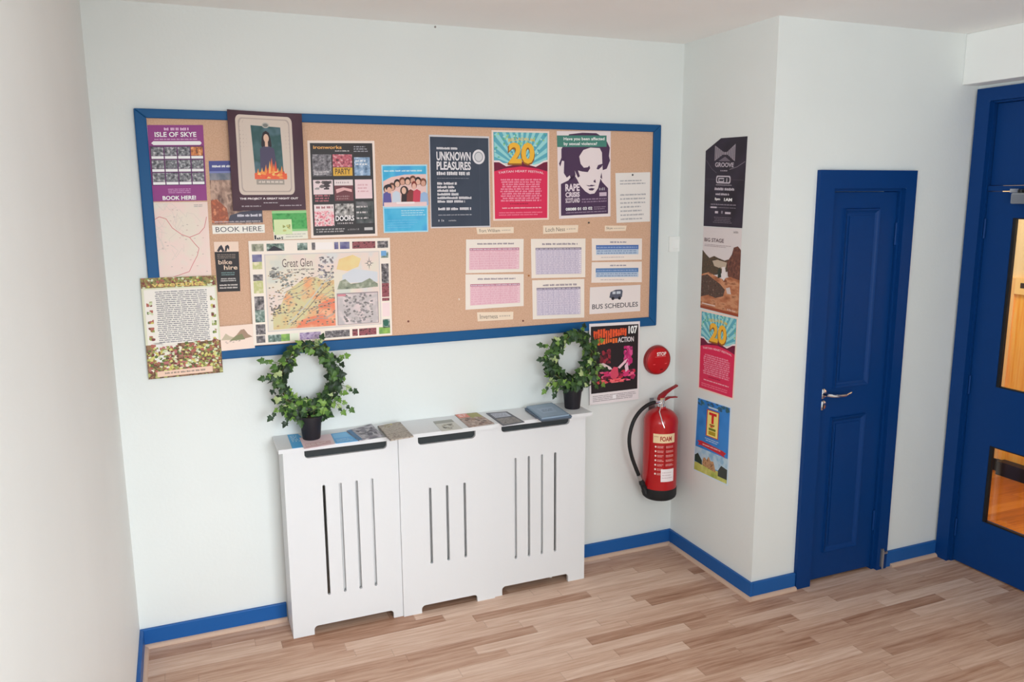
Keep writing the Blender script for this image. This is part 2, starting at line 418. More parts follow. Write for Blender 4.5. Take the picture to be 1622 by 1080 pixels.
mb = MB().box(DX0+.021, DX1-.021, LY, LY+.035, .012, DZ-.022, M_BLUE)
lf = MBp(mb, 'door_leaf', d1, .003)
def moulding(x0, x1, z0, z1, name):
    mb = MB(); w, h = .026, .012
    prof = [(0, 0), (.004, h), (.012, h*.75), (.018, h*.35), (w, 0)]
    rings = []
    for a, b in prof: rings.append([(x0+a, LY-b, z0+a), (x1-a, LY-b, z0+a), (x1-a, LY-b, z1-a), (x0+a, LY-b, z1-a)])
    v = [p for r in rings for p in r]; f = []
    for i in range(len(prof)-1): f += [(i*4+k, i*4+(k+1) % 4, (i+1)*4+(k+1) % 4, (i+1)*4+k) for k in range(4)]
    mb.add(v, f, M_BLUE)
    mb.box(x0+w+.012, x1-w-.012, LY-.004, LY+.002, z0+w+.012, z1-w-.012, M_BLUE)
    MBp(mb, name, lf)
moulding(3.274, 3.505, 1.035, 1.93, 'panel_moulding'); moulding(3.274, 3.505, .155, .885, 'panel_moulding')
hx, hz = 3.213, 1.015
mb = MB().lathe([(.0, 0), (.026, 0), (.026, .006), (.02, .011), (0.001, .011)], (hx, LY, hz), M_CHROME, 28, '-y')
mb.tube([(hx, LY-.008, hz), (hx, LY-.034, hz), (hx+.006, LY-.047, hz), (hx+.02, LY-.052, hz-.002), (hx+.06, LY-.053, hz-.007), (hx+.10, LY-.053, hz-.006), (hx+.135, LY-.05, hz+.002), (hx+.142, LY-.047, hz+.006)], [.009, .009, .0095, .0095, .009, .0085, .0085, .006], M_CHROME, 12)
MBp(mb, 'lever_handle', d1)
mb = MB().lathe([(.0, 0), (.025, 0), (.025, .006), (.02, .01), (0.001, .01)], (hx+.002, LY, hz-.06), M_CHROME, 28, '-y')
kp = MBp(mb, 'keyhole_cover', d1)
MBp(MB().box(hx-.001, hx+.005, LY-.0108, LY-.009, hz-.074, hz-.05, M_BLACK), 'keyhole', kp)
for z in (1.80, .28):
    mb = MB().tube([(DX1-.022, LY-.006, z-.055), (DX1-.022, LY-.006, z+.055)], .0065, M_BLUE, 10)
    MBp(mb, 'hinge', d1)
# small hook bolt at the foot of the frame
mb = MB().box(3.655, 3.672, Y1-.03, Y1-.022, .02, .12, M_STEEL).tube([(3.664, Y1-.034, .115), (3.664, Y1-.034, .01)], .005, M_STEEL, 8).box(3.674, 3.70, Y1-.03, Y1-.022, .088, .10, M_STEEL)
MBp(mb, 'foot_bolt', d1)

# ------------------------------------------------------------------ wide glazed door in the right wall
d2 = thing('door_2', (XW, -1.3, 0), 'wide blue glazed door at the right edge', 'door', kind='structure')
def vplate(out, holes, th, xc):      # plates in the y-z plane: (y, z)
    vs, fs = plate(out, holes, th); return [(xc+v.z, v.x, v.y) for v in vs], fs
FY0, FY1 = -1.865, -.738
mb = MB(); v, f = vplate([(FY1, 0), (FY1, 2.514), (FY0, 2.514), (FY0, 0), (OY0-.01, 0), (OY0-.01, 2.45), (-.813, 2.45), (-.813, 0)], [], .026, XW-.013)
mb.add(v, f, M_BLUE); MBp(mb, 'door_frame', d2, .004)
mb = MB().box(XW, XW+T, -.82, OY1, 0, OZ, M_BLUE).box(XW, XW+T, OY0, OY0+.02, 0, OZ, M_BLUE).box(XW, XW+T, OY0+.02, -.82, OZ-.02, OZ, M_BLUE)
MBp(mb, 'door_lining', d2)
DL0, DL1 = OY0+.023, -.823
mb = MB().box(XW+.02, XW+.055, DL0, DL1, 2.035, OZ-.021, M_BLUE); MBp(mb, 'over_panel', d2, .003)
mb = MB().box(XW+.004, XW+.06, DL0, DL1, 2.008, 2.034, M_BLUE); MBp(mb, 'transom_bar', d2, .003)
py0, py1 = -1.62, -.968
holes = [[(py0, 1.016), (py1, 1.016), (py1, 1.876), (py0, 1.876)], [(py0, .285), (py1, .285), (py1, .703), (py0, .703)]]
LX = XW+.012
mb = MB(); v, f = vplate([(DL0, .01), (DL1, .01), (DL1, 2.004), (DL0, 2.004)], holes, .042, LX+.021)
mb.add(v, f, M_BLUE); lf2 = MBp(mb, 'door_leaf', d2, .003)
gm, N, L, b = nodes('door_glass'); N.remove(b)
tr = N.new('ShaderNodeBsdfTransparent'); gl = N.new('ShaderNodeBsdfGlossy'); gl.inputs['Roughness'].default_value = .03
fr = N.new('ShaderNodeFresnel'); fr.inputs[0].default_value = 1.45; mx = N.new('ShaderNodeMixShader'); tr.inputs[0].default_value = (.95, .96, .95, 1)
L.new(fr.outputs[0], mx.inputs[0]); L.new(tr.outputs[0], mx.inputs[1]); L.new(gl.outputs[0], mx.inputs[2]); L.new(mx.outputs[0], N['Material Output'].inputs[0])
MBp(MB().box(XW-.0, XW+T, WX0, WX0, 0, 0, gm) if False else MB().box(WX0+.05, WX1-.05, YF-.075, YF-.07, WZ0+.05, WZ1-.05, gm), 'window_pane', win)
MBp(MB().box(-.075, -.07, VY0+.05, VY1-.05, VZ0+.05, VZ1-.05, gm), 'window_pane', win2)
for z0, z1 in ((1.016, 1.876), (.285, .703)):
    mb = MB().box(LX+.018, LX+.024, py0, py1, z0, z1, gm); pn = MBp(mb, 'glass_pane', lf2)
    w = .016; mb = MB()
    for a, b_, c, d in ((py0, py0+w, z0, z1), (py1-w, py1, z0, z1), (py0+w, py1-w, z0, z0+.006), (py0+w, py1-w, z1-.006, z1)): mb.box(LX+.002, LX+.0175, a, b_, c, d, M_BLACK)
    MBp(mb, 'glazing_gasket', lf2)
# door closer
mb = MB().box(XW-.045, XW+.0115, -1.30, -.985, 1.945, 1.998, M_STEEL); cl = MBp(mb, 'door_closer', d2, .006)
mb = MB().tube([(XW-.02, -1.02, 2.006), (XW-.05, -1.1, 2.012), (XW-.09, -1.3, 2.014)], .009, M_BLACK, 8).lathe([(.0, 0), (.016, 0), (.016, .016), (.001, .016)], (XW-.02, -1.02, 1.9985), M_BLACK, 16)
mb.box(XW-.03, XW-.012, -1.012, -.968, 2.0, 2.018, M_CHROME)
MBp(mb, 'closer_arm', cl)
for z in (1.82, 1.0, .2):
    MBp(MB().tube([(XW+.004, DL1-.004, z-.05), (XW+.004, DL1-.004, z+.05)], .006, M_BLUE, 10), 'hinge', d2)

# ------------------------------------------------------------------ hall seen through the glazing
HX = 5.72
M_HALL = wall_mat('hall_cream', (236, 214, 170)); M_OAK = picture([(226, 146, 48), (246, 172, 72), (250, 184, 90)], 6, 4, 2, (1, 12, .6), False, .35)
M_OAKM = picture([(250, 190, 100), (252, 206, 124)], 6, 4, 3, (1, 12, .6), False, .4); M_OAKL = picture([(226, 176, 110), (238, 196, 138)], 6, 4, 4, (1, 12, .6), False, .4)
M_HFLOOR = floor_mat('hall_floor', [(134, 76, 26), (166, 96, 34), (186, 116, 46), (200, 134, 64)], .09, .9, .25)
struct(MB().box(XW+.06, HX+.6, -3.2, 1.6, -.1, 0, M_HFLOOR), 'floor_hall', 'orange wooden floor of the hall behind the glazed door', 'floor')
struct(MB().box(HX, HX+.1, -3.2, 1.6, 0, ZC, M_HALL), 'wall_hall', 'cream wall of the hall behind the glazed door', 'wall')
struct(MB().box(XW+T, HX+.1, -3.3, -3.2, 0, ZC, M_HALL).box(XW+T, HX+.1, 1.6, 1.7, 0, ZC, M_HALL), 'wall_hall_ends', 'end walls of the hall behind the glazed door', 'wall')
struct(MB().box(XW+T, HX+.1, -3.3, 1.7, ZC, ZC+.1, M_CEIL), 'ceiling_hall', 'ceiling of the hall behind the glazed door', 'ceiling')
struct(MB().box(HX-.02, HX, -3.2, .10, .09, 1.41, M_OAK).box(HX-.03, HX, .10, .15, .09, 1.41, M_OAKL).box(HX-.02, HX, .15, 1.6, .09, 1.41, M_OAKM), 'trim_8', 'orange oak wall panelling behind the glazed door', 'wall panelling')
struct(MB().box(HX-.032, HX, .05, 1.6, 0, .09, M_BLACK).box(HX-.10, HX, -3.2, .05, 0, .10, M_BLACK), 'baseboard_hall', 'black skirting board of the hall behind the glazed door', 'skirting board')

# ================================================================== NOTICEBOARD
BX0, BX1, BZ0, BZ1 = .160, 2.676, 1.296, 2.361
nb = thing('noticeboard', ((BX0+BX1)/2, 0, BZ0), 'long blue-framed cork noticeboard on the pale wall, covered in posters', 'noticeboard')
FWD = .043
MBp(MB().box(BX0+.01, BX1-.01, -.010, -.0, BZ0+.01, BZ1-.01, cork_mat()), 'cork_panel', nb)
def rail(name, a, b, c, d):
    mb = MB(); A = [(x, -.020, z) for x, z in (a, b, c, d)]; B = [(x, -.0002, z) for x, z in (a, b, c, d)]
    mb.prism(A, B, M_BFRAME); MBp(mb, name, nb, .004)
x0, x1, z0, z1, w = BX0, BX1, BZ0, BZ1, FWD
wt, wb, wl, wr = .037, .049, .045, .045
rail('frame_rail', (x0, z1), (x1, z1), (x1-wr, z1-wt), (x0+wl, z1-wt)); rail('frame_rail', (x0, z0), (x1, z0), (x1-wr, z0+wb), (x0+wl, z0+wb))
rail('frame_rail', (x0, z0), (x0, z1), (x0+wl, z1-wt), (x0+wl, z0+wb)); rail('frame_rail', (x1, z0), (x1, z1), (x1-wr, z1-wt), (x1-wr, z0+wb))

def onback(px, y=-.0115): return [un(a, b, 1, (y if not isinstance(y, (list, tuple)) else y[i])) for i, (a, b) in enumerate(px)]
NB = (0, -1, 0)
W_ = (236, 226, 222); DK = (45, 40, 50); WHT = (240, 236, 236)
GRAYP = [picture([(60, 60, 66), (120, 120, 126), (200, 198, 200)], 90, 3, i) for i in range(4)]
# --- purple tour poster
P = Print(onback([(232, 198), (321.5, 198), (328, 317.5), (240, 319)]), NB, (142, 58, 128), seed=3)
P.rect(0, 0, .012, 1, (222, 190, 212)); P.greek(.3, .03, .74, .075, 1, (226, 190, 220), 3, .8, .2, 0)
P.text('ISLE OF SKYE', .13, .09, .87, .155, (250, 240, 250), 3, .02); P.greek(.12, .175, .88, .195, 1, (224, 180, 214), 3, .7, .08, 0)
P.poly([(.06, .235), (.1, .21), (.93, .21), (.96, .235), (.93, .26), (.1, .26)], WHT, 2)
P.rect(.03, .27, .985, .79, (92, 40, 92), 1)
for r in range(3):
    for c in range(4):
        u = .05+c*.235; v = .285+r*.17
        P.rect(u, v, u+.215, v+.115, GRAYP[(r*4+c) % 4] if (r, c) != (0, 3) else picture([(90, 70, 60), (200, 120, 70), (230, 180, 130)], 80, 3, 5), 2); P.rect(u, v+.12, u+.215, v+.155, WHT, 2)
P.greek(.3, .83, .72, .9, 3, (214, 160, 205), 3, .5, .2, .1, True); P.text('BOOK HERE!', .2, .93, .8, .985, (250, 240, 250), 3, .03)
P.build('poster', 'purple tour poster with a grid of twelve small photos, top left of the noticeboard', 'poster', 'posters on the noticeboard')
# --- route map
P = Print(onback([(240, 320.5), (328.5, 319.5), (335, 437), (247, 440)], -.0112), NB, picture([(226, 214, 200), (232, 208, 200), (222, 216, 204)], 9, 3, 1), seed=4)
RD = (206, 128, 128)
P.line([(.0, .24), (.12, .19), (.24, .22), (.34, .34), (.5, .43), (.64, .47), (.72, .55), (.8, .62), (.76, .72), (.68, .82), (.6, .93), (.3, 1.0)], .012, RD, 2, 1.3)
P.line([(.64, .47), (.82, .42), (.92, .34), (.97, .2)], .012, RD, 2, 1.3)
for i in range(14):
    a = P.rnd.random; x, y = a(), a(); pts = [(x, y)]
    for k in range(4): x = min(.98, max(.02, x+(a()-.5)*.3)); y = min(.98, max(.02, y+(a()-.5)*.3)); pts.append((x, y))
    P.line(pts, .006, (212, 200, 190), 1, 1.3)
P.blobs(.05, .03, .95, .97, 26, [(190, 176, 170), (206, 180, 172)], .02, .006, 2.5)
P.greek(.75, .03, .95, .07, 2, (150, 140, 140), 3, .5, .3)
P.build('route_map', 'pale route map with red road lines, below the purple tour poster', 'map', 'posters on the noticeboard')
# --- mountain poster
P = Print(onback([(330.5, 255), (411, 254), (416.5, 354), (336, 355.5)], -.0112), NB, picture([(110, 84, 76), (156, 126, 112), (190, 158, 140), (120, 92, 84)], 45, 5, 3, (1, 1, .5)), seed=5)
P.rect(0, 0, 1, .16, (72, 76, 140)); P.rect(0, .16, 1, .19, (120, 128, 180)); P.rect(0, .19, 1, .30, picture([(96, 104, 120), (140, 140, 150)], 30, 3, 2))
P.greek(.06, .06, .5, .11, 1, WHT, 3, .7, .3, 0)
P.poly([(.0, .62), (.12, .6), (.3, .75), (.34, .98), (0, .98)], picture([(190, 104, 70), (150, 84, 64), (214, 140, 104)], 50, 4, 6), 2)
P.poly([(.3, .98), (.36, .86), (.6, .8), (1, .78), (1, .98)], (70, 68, 84), 2); P.greek(.5, .83, .98, .9, 1, (214, 210, 220), 3, .6, .2, 0)
P.greek(.05, .94, .95, .98, 1, (190, 180, 180), 3, .5, .1, 0)
P.build('poster', 'mountain photo poster with blue top, partly behind the dark curling poster', 'poster', 'posters on the noticeboard')
P = Print(onback([(336, 357), (419, 355.4), (419.5, 368.5), (337, 370.5)]), NB, (240, 230, 222))
P.text('BOOK HERE.', .06, .2, .97, .8, (70, 66, 72), 2); P.build('paper_strip', 'white paper strip reading BOOK HERE, under the mountain poster', 'notice', 'paper strips on the noticeboard')
# --- leaflet, green
P = Print(onback([(430.5, 334), (485, 333), (488, 378), (434, 380)]), NB, (226, 222, 206), seed=6)
P.rect(.0, 0, 1, .64, picture([(56, 140, 72), (84, 168, 92), (60, 128, 70)], 30, 2, 3)); P.rect(.0, .0, 1, .09, (150, 206, 140), 2); P.rect(0, .64, 1, .72, (140, 196, 130), 2)
P.rect(.03, .3, .55, .82, (206, 220, 168), 3); P.blobs(.28, .42, .5, .72, 8, [(150, 160, 90), (110, 120, 70), (190, 190, 120)], .06, .05, 4)
P.rect(.02, .84, .07, .98, DK, 3); P.blobs(.05, .9, .3, .99, 6, [DK, (90, 90, 90)], .03, .03, 3); P.greek(.35, .78, .95, .95, 2, (170, 170, 160), 3, .4, .2)
P.build('leaflet', 'green and white leaflet below the dark curling poster', 'leaflet', 'posters on the noticeboard')
# --- dark curling poster
curl = lambda u, v: .014*abs(2*u-1)**3*(1-.5*v)+.0025*(1-math.cos(v*9))
P = Print(onback([(359, 173.5), (477, 180.5), (484, 332), (369, 334)], [-.0207, -.0207, -.0140, -.0140]), NB, picture([(60, 34, 46), (72, 44, 56), (82, 58, 68)], 4, 2, 3, sharp=False), curl=curl, seg=30, seed=7)
cr_ = (206, 190, 178); P.poly(rrect(.1, .04, .86, .84, .06), cr_, 1)
for k, c in ((.035, (178, 160, 152)), (.05, cr_)):
    P.poly(rrect(.1+k, .04+k*.8, .86-k, .84-k*.8, .05), c, 1.5+k*10)
P.poly([(.3, .14), (.7, .15), (.72, .66), (.33, .65)], picture([(70, 100, 104), (52, 84, 84), (84, 110, 122)], 14, 2, 2), 3)
P.disc(.5, .135, .05, .028, (178, 172, 164), 4); P.disc(.5, .135, .035, .018, (120, 120, 116), 4.5)
P.poly([(.44, .26), (.46, .21), (.5, .19), (.54, .21), (.56, .27), (.57, .34), (.54, .38), (.46, .38), (.43, .34)], (40, 26, 34), 4)
P.disc(.5, .265, .036, .042, (216, 178, 156), 5); P.rect(.48, .3, .52, .35, (216, 178, 156), 5.2)
P.poly([(.41, .37), (.48, .34), (.52, .34), (.6, .37), (.64, .62), (.4, .62)], (74, 66, 92), 4.4)
for i in range(16):
    x = .34+i*.027; h = [.05, .09, .06, .1, .07, .13, .1, .17, .2, .14, .17, .1, .08, .12, .07, .05][i]
    P.poly([(x-.022, .66), (x-.012, .66-h*.6), (x+.004, .66-h), (x+.014, .66-h*.55), (x+.024, .66)], [(226, 110, 54), (232, 140, 70), (222, 84, 50), (238, 176, 96)][i % 4], 6+i*.05)
P.rect(.32, .62, .76, .68, (226, 96, 60), 7); P.blobs(.33, .6, .77, .67, 22, [(236, 150, 76), (222, 80, 52), (240, 190, 110)], .03, .014, 7.5)
P.rect(.34, .68, .72, .735, (158, 148, 138), 7); P.greek(.37, .69, .7, .725, 1, (220, 206, 196), 8, .6, .12, 0)
P.text('THE PROJECT A GREAT NIGHT OUT', .1, .868, .9, .894, (236, 226, 226), 3, .03); P.greek(.42, .915, .62, .93, 1, (210, 200, 204), 3, .6, .2, 0)
P.greek(.12, .945, .38, .965, 1, (170, 158, 164), 3, .7, .2, 0); P.greek(.64, .945, .94, .96, 1, (190, 178, 184), 3, .7, .2, 0)
P.build('poster', 'dark curling poster of a dark-haired figure above flames, overlapping the top frame', 'poster', 'posters on the noticeboard')
# --- gig listings
P = Print(onback([(486.7, 222.5), (593, 223), (598, 373.5), (493, 377)]), NB, (234, 216, 206), seed=8)
P.rect(.035, .025, .965, .975, (52, 48, 50)); P.text('ironworks', .08, .05, .5, .085, (226, 170, 96), 3, .02); P.greek(.4, .095, .62, .115, 1, (200, 190, 190), 3, .6, .2, 0)
P.greek(.68, .05, .9, .12, 3, (170, 170, 180), 3, .5, .2)
P.rect(.06, .14, .34, .36, picture([(60, 56, 60), (120, 116, 122), (176, 170, 174)], 70, 3, 1), 2); P.greek(.08, .31, .32, .35, 2, (220, 214, 216), 4, .5, .2)
P.rect(.36, .14, .65, .27, picture([(70, 44, 52), (190, 96, 110), (226, 190, 190)], 80, 3, 2), 2); P.rect(.36, .275, .65, .36, (216, 168, 64), 2); P.text('PARTY', .39, .285, .62, .345, (92, 70, 40), 4, .02)
P.rect(.68, .17, .92, .36, picture([(84, 110, 140), (140, 166, 196), (190, 206, 224)], 50, 2, 3), 2); P.greek(.7, .19, .9, .26, 2, WHT, 4, .5, .2)
P.rect(.06, .40, .35, .55, (226, 206, 208), 2); P.blobs(.08, .41, .33, .5, 12, [(70, 60, 64), (110, 100, 100), (160, 150, 150)], .05, .02, 3); P.greek(.08, .55, .34, .63, 3, (190, 110, 120), 3, .6, .2)
P.rect(.37, .40, .65, .46, (226, 210, 210), 2); P.greek(.4, .415, .62, .445, 1, (150, 130, 134), 3, .6); P.rect(.37, .46, .65, .62, (110, 60, 66), 2); P.poly([(.39, .5), (.5, .48), (.63, .5), (.63, .53), (.52, .51), (.4, .54)], (220, 170, 170), 3); P.greek(.4, .56, .63, .61, 2, (180, 150, 150), 3)
P.rect(.68, .40, .94, .60, (232, 204, 208), 2); P.greek(.72, .44, .9, .54, 3, (210, 160, 168), 3, .5, .3)
P.rect(.06, .655, .35, .72, (230, 214, 214), 2); P.greek(.09, .67, .33, .7, 1, (150, 70, 80), 4, .8, .2, 0); P.rect(.06, .72, .35, .88, picture([(190, 60, 84), (226, 150, 160), (236, 214, 214), (120, 40, 56)], 70, 3, 4), 2)
P.rect(.37, .65, .65, .78, picture([(60, 56, 56), (150, 146, 144), (206, 200, 198)], 60, 2, 6), 2); P.rect(.37, .78, .66, .82, (40, 38, 40), 2); P.text('DOORS', .37, .775, .65, .83, (236, 230, 230), 4, .03); P.greek(.4, .84, .64, .87, 1, (200, 190, 190), 3)
P.rect(.68, .63, .95, .86, picture([(50, 54, 54), (80, 84, 84), (120, 116, 120)], 30, 2, 3), 2)
for k in range(3): P.greek(.69, .67+k*.06, .88, .7+k*.06, 1, (214, 206, 206), 4, .6, .2)
P.greek(.08, .9, .5, .95, 2, (180, 174, 174), 3, .6, .1, 0); P.greek(.55, .905, .75, .94, 1, (150, 146, 146), 3); P.rect(.8, .905, .93, .935, (190, 186, 186), 3)
P.build('poster', 'black gig listings poster with nine small picture tiles and white border', 'poster', 'posters on the noticeboard')
# --- bike hire card
P = Print(onback([(338.5, 383), (377.5, 382.5), (380.7, 461), (345, 462.3)]), NB, (38, 32, 34), seed=9)
P.rect(0, 0, 1, .2, (232, 206, 188)); P.poly([(.1, .18), (.2, .1), (.3, .06), (.36, .12), (.42, .19), (.32, .2), (.26, .15), (.18, .2)], DK, 2); P.poly([(.42, .2), (.45, .09), (.56, .06), (.62, .1), (.6, .18), (.54, .12), (.5, .19)], DK, 2)
P.greek(.1, .24, .9, .34, 3, (150, 132, 120), 3, .5, .2, .1)
P.text('bike', .12, .36, .7, .45, (206, 180, 160), 3, .02); P.text('hire', .34, .47, .92, .56, (214, 190, 168), 3, .02)
P.greek(.2, .6, .8, .68, 2, (120, 150, 150), 3, .5, .3, .1, True); P.greek(.15, .72, .85, .8, 2, (206, 200, 196), 3, .6, .3, .1, True); P.greek(.1, .84, .9, .95, 2, (206, 196, 190), 3, .55, .3, 0, True)
P.build('card', 'small black bike hire card with a white top, left of the illustrated map', 'card', 'posters on the noticeboard')
# --- hills sketch sheet
P = Print(onback([(345, 517.5), (400, 513), (404, 551), (350, 556)], [-.0190, -.0190, -.0208, -.0208]), NB, (236, 212, 198), seg=10, seed=10)
P.poly([(.05, .56), (.2, .3), (.3, .42), (.45, .5), (.5, .55), (.3, .58)], (190, 176, 150), 1); P.poly([(.28, .62), (.5, .4), (.64, .2), (.74, .18), (.84, .4), (.96, .52), (.6, .6)], (160, 130, 108), 2); P.poly([(.28, .62), (.5, .42), (.66, .36), (.74, .6)], (128, 128, 92), 3)
P.blobs(.15, .62, .7, .72, 10, [(160, 140, 130), (200, 170, 160)], .04, .015, 2)
P.build('sketch_sheet', 'pale sheet with a sketch of hills, between the vegetable poster and the illustrated map', 'picture', 'posters on the noticeboard')
# --- illustrated Great Glen map
P = Print(onback([(393.2, 381.6), (617.5, 376.5), (621.3, 530.5), (402, 547)], [-.0138, -.0138, -.0220, -.0220]), NB, (240, 222, 210), seg=10, seed=11)
pc = [picture([(110, 112, 100), (150, 150, 130), (190, 186, 168)], 60, 3, 1), picture([(60, 76, 72), (110, 130, 120), (180, 190, 184)], 60, 3, 2), picture([(90, 84, 130), (130, 128, 160)], 40, 2, 3), picture([(110, 48, 56), (150, 84, 90), (60, 40, 44)], 70, 3, 4), picture([(60, 56, 60), (110, 104, 106), (170, 160, 160)], 80, 3, 5), picture([(206, 200, 160), (190, 190, 130), (226, 216, 186)], 30, 2, 6), picture([(150, 186, 90), (110, 150, 80)], 40, 2, 7), picture([(120, 90, 150), (190, 170, 196), (90, 66, 120)], 40, 2, 8)]
for u0, u1, q in ((.02, .1, 0), (.12, .24, 1), (.33, .4, 1), (.43, .455, 4), (.59, .62, 2), (.63, .7, 2), (.72, .89, 3), (.905, .985, 4)): P.rect(u0, .03, u1, .1, pc[q], 1)
P.rect(.455, .03, .58, .1, (240, 226, 222), 1); P.poly([(.12, .1), (.17, .05), (.24, .1)], DK, 2)
for v0, v1, q in ((.13, .2, 2), (.2, .27, 5), (.32, .38, 4), (.38, .5, 5), (.53, .66, 4), (.66, .78, 1), (.8, .9, 4)): P.rect(.02, v0, .085, v1, pc[q], 1)
for v0, v1, q in ((.14, .2, 1), (.26, .4, 4), (.4, .46, 4), (.46, .6, 3), (.61, .64, 3), (.83, .92, 1)): P.rect(.93, v0, .985, v1, pc[q], 1)
P.rect(.93, .13, .97, .18, (110, 160, 206), 2); P.disc(.955, .87, .02, .035, (44, 96, 80), 2); P.rect(.93, .66, .985, .8, (238, 210, 210), 1)
for u0, u1, q in ((.02, .08, 4), (.1, .19, 1), (.19, .25, 6), (.32, .47, 7), (.5, .68, 4), (.7, .74, 3), (.75, .88, 3), (.9, .985, 6)): P.rect(u0, .91, u1, .98, pc[q], 1)
P.rect(.255, .91, .31, .98, (226, 226, 206), 1)
P.rect(.1, .13, .92, .88, (206, 196, 192), 1.5); P.rect(.108, .14, .912, .87, picture([(206, 206, 196), (222, 212, 196), (226, 206, 196), (210, 208, 206)], 8, 3, 2), 2)
P.poly([(.24, .5), (.32, .42), (.38, .36), (.46, .37), (.52, .42), (.58, .4), (.58, .66), (.54, .86), (.28, .86), (.14, .86), (.14, .7), (.2, .62)], picture([(222, 184, 124), (226, 160, 116), (206, 196, 150), (216, 176, 120)], 9, 3, 4), 2.4)
P.poly([(.46, .64), (.52, .6), (.58, .58), (.58, .86), (.3, .86), (.34, .78), (.46, .74)], picture([(230, 150, 116), (226, 128, 96), (232, 176, 140)], 12, 3, 5), 2.8)
P.poly([(.6, .3), (.62, .2), (.72, .16), (.78, .2), (.76, .28), (.68, .32)], picture([(226, 206, 150), (226, 186, 126)], 9, 3, 6), 2.8)
P.poly([(.64, .36), (.72, .3), (.82, .32), (.9, .34), (.9, .44), (.64, .44)], (204, 206, 212), 2.7)
P.poly([(.6, .5), (.62, .42), (.66, .4), (.7, .45), (.78, .44), (.84, .4), (.9, .46), (.9, .49), (.75, .5)], picture([(96, 104, 92), (140, 146, 126), (176, 176, 160)], 40, 3, 7), 3)
P.rect(.595, .54, .9, .86, (150, 134, 138), 3); P.rect(.6, .55, .895, .855, picture([(216, 196, 196), (190, 180, 180), (226, 208, 206)], 14, 4, 9), 3.4)
P.blobs(.64, .55, .86, .85, 120, [(140, 132, 134), (160, 152, 150), (120, 114, 112), (180, 170, 168)], .011, .012, 4); P.rect(.6, .55, .66, .57, (206, 130, 140), 5)
P.text('Great Glen', .22, .18, .43, .26, (96, 76, 72), 5); P.greek(.25, .275, .44, .3, 1, (120, 104, 98), 5, .5, .1, 0)
P.blobs(.12, .3, .58, .84, 230, [(120, 110, 100), (150, 136, 122), (170, 140, 108), (130, 120, 112), (186, 156, 120), (96, 90, 84)], .009, .007, 4)
P.blobs(.13, .25, .2, .36, 30, [(130, 128, 122), (100, 98, 96), (160, 156, 150)], .012, .010, 5); P.blobs(.2, .33, .3, .45, 30, [(150, 152, 144), (170, 168, 160), (130, 130, 124)], .012, .009, 5); P.blobs(.47, .17, .58, .38, 60, [(140, 130, 132), (110, 104, 108), (170, 160, 168)], .011, .010, 4); P.blobs(.13, .62, .2, .72, 20, [(96, 90, 86), (130, 120, 114)], .010, .009, 4)
for q in range(26):
    a_, b_ = .14+.42*P.rnd.random(), .32+.5*P.rnd.random(); pts = [(a_, b_)]
    for k in range(4): a_ = min(.57, max(.13, a_+.02+.03*P.rnd.random())); b_ = min(.86, max(.16, b_-.04+.05*P.rnd.random())); pts.append((a_, b_))
    P.line(pts, .0035, P.rnd.choice([(160, 146, 132), (140, 132, 122), (196, 150, 120), (150, 156, 150)]), 4.2, .7)
P.line([(.24, .82), (.36, .66), (.46, .5), (.52, .4), (.58, .28)], .009, (196, 190, 176), 4.8, .7); P.line([(.26, .83), (.38, .68), (.48, .52), (.56, .42)], .004, (110, 104, 96), 5.5, .7)
for a in range(8):
    t = a*PI/4; r = .045 if a % 2 == 0 else .028; P.poly([(.84+.03*math.cos(t-.4)*.3, .25+.05*math.sin(t-.4)*.3), (.84+r*.8*math.cos(t), .25+r*1.5*math.sin(t)), (.84+.03*math.cos(t+.4)*.3, .25+.05*math.sin(t+.4)*.3)], (100, 96, 96), 5+a*.02)
P.build('illustrated_map', 'large illustrated glen map bordered by small adverts, lower left of the noticeboard', 'map', 'posters on the noticeboard')
# --- vegetable poster
VG = [(92, 110, 56), (140, 150, 78), (170, 96, 84), (122, 62, 58), (196, 186, 96), (150, 110, 70), (200, 206, 170)]
P = Print(onback([(222, 441), (341.3, 436), (353.5, 589.5), (235.5, 601)], [-.0206, -.0206, -.0206, -.0206]), NB, (214, 214, 188), seed=12)
P.rect(0, 0, 1, .1, picture([(110, 104, 56), (150, 140, 84), (120, 80, 56), (170, 160, 110)], 50, 3, 1)); P.blobs(0, 0, 1, .1, 110, VG, .02, .012, 2); P.text('vegetables', .14, .045, .84, .105, (214, 190, 110), 5, .02)
P.rect(.03, .115, .975, .66, (230, 224, 216), 2); P.greek(.17, .13, .87, .65, 26, (104, 102, 114), 3, .58, .1, .05, True)
for k in range(6):
    v = .23+k*.085; P.blobs(.05, v, .13, v+.05, 5, VG, .03, .018, 3); P.blobs(.9, v-.03, .965, v+.02, 5, VG, .025, .018, 3)
P.rect(.0, .66, 1, 1, picture([(110, 116, 66), (150, 110, 84), (96, 66, 50), (170, 170, 100), (200, 196, 160)], 40, 4, 3), 1.2); P.rect(.1, .64, .22, .84, (226, 224, 220), 2)
P.poly([(.22, .84), (.2, .66), (.42, .66), (.34, .8)], (226, 220, 210), 2); P.blobs(.02, .68, .98, .95, 420, VG+[(180, 110, 110), (206, 200, 120), (96, 66, 50), (226, 220, 200)], .024, .014, 2.6); P.blobs(.5, .65, .97, .76, 60, VG, .028, .016, 8)
P.poly([(.12, .93), (.86, .92), (.86, .98), (.12, .985)], (228, 196, 176), 10); P.greek(.22, .935, .76, .97, 1, (130, 110, 100), 11, .5, .08, 0)
P.build('poster', 'vegetable poster dense with small print, overlapping the lower left frame', 'poster', 'posters on the noticeboard')
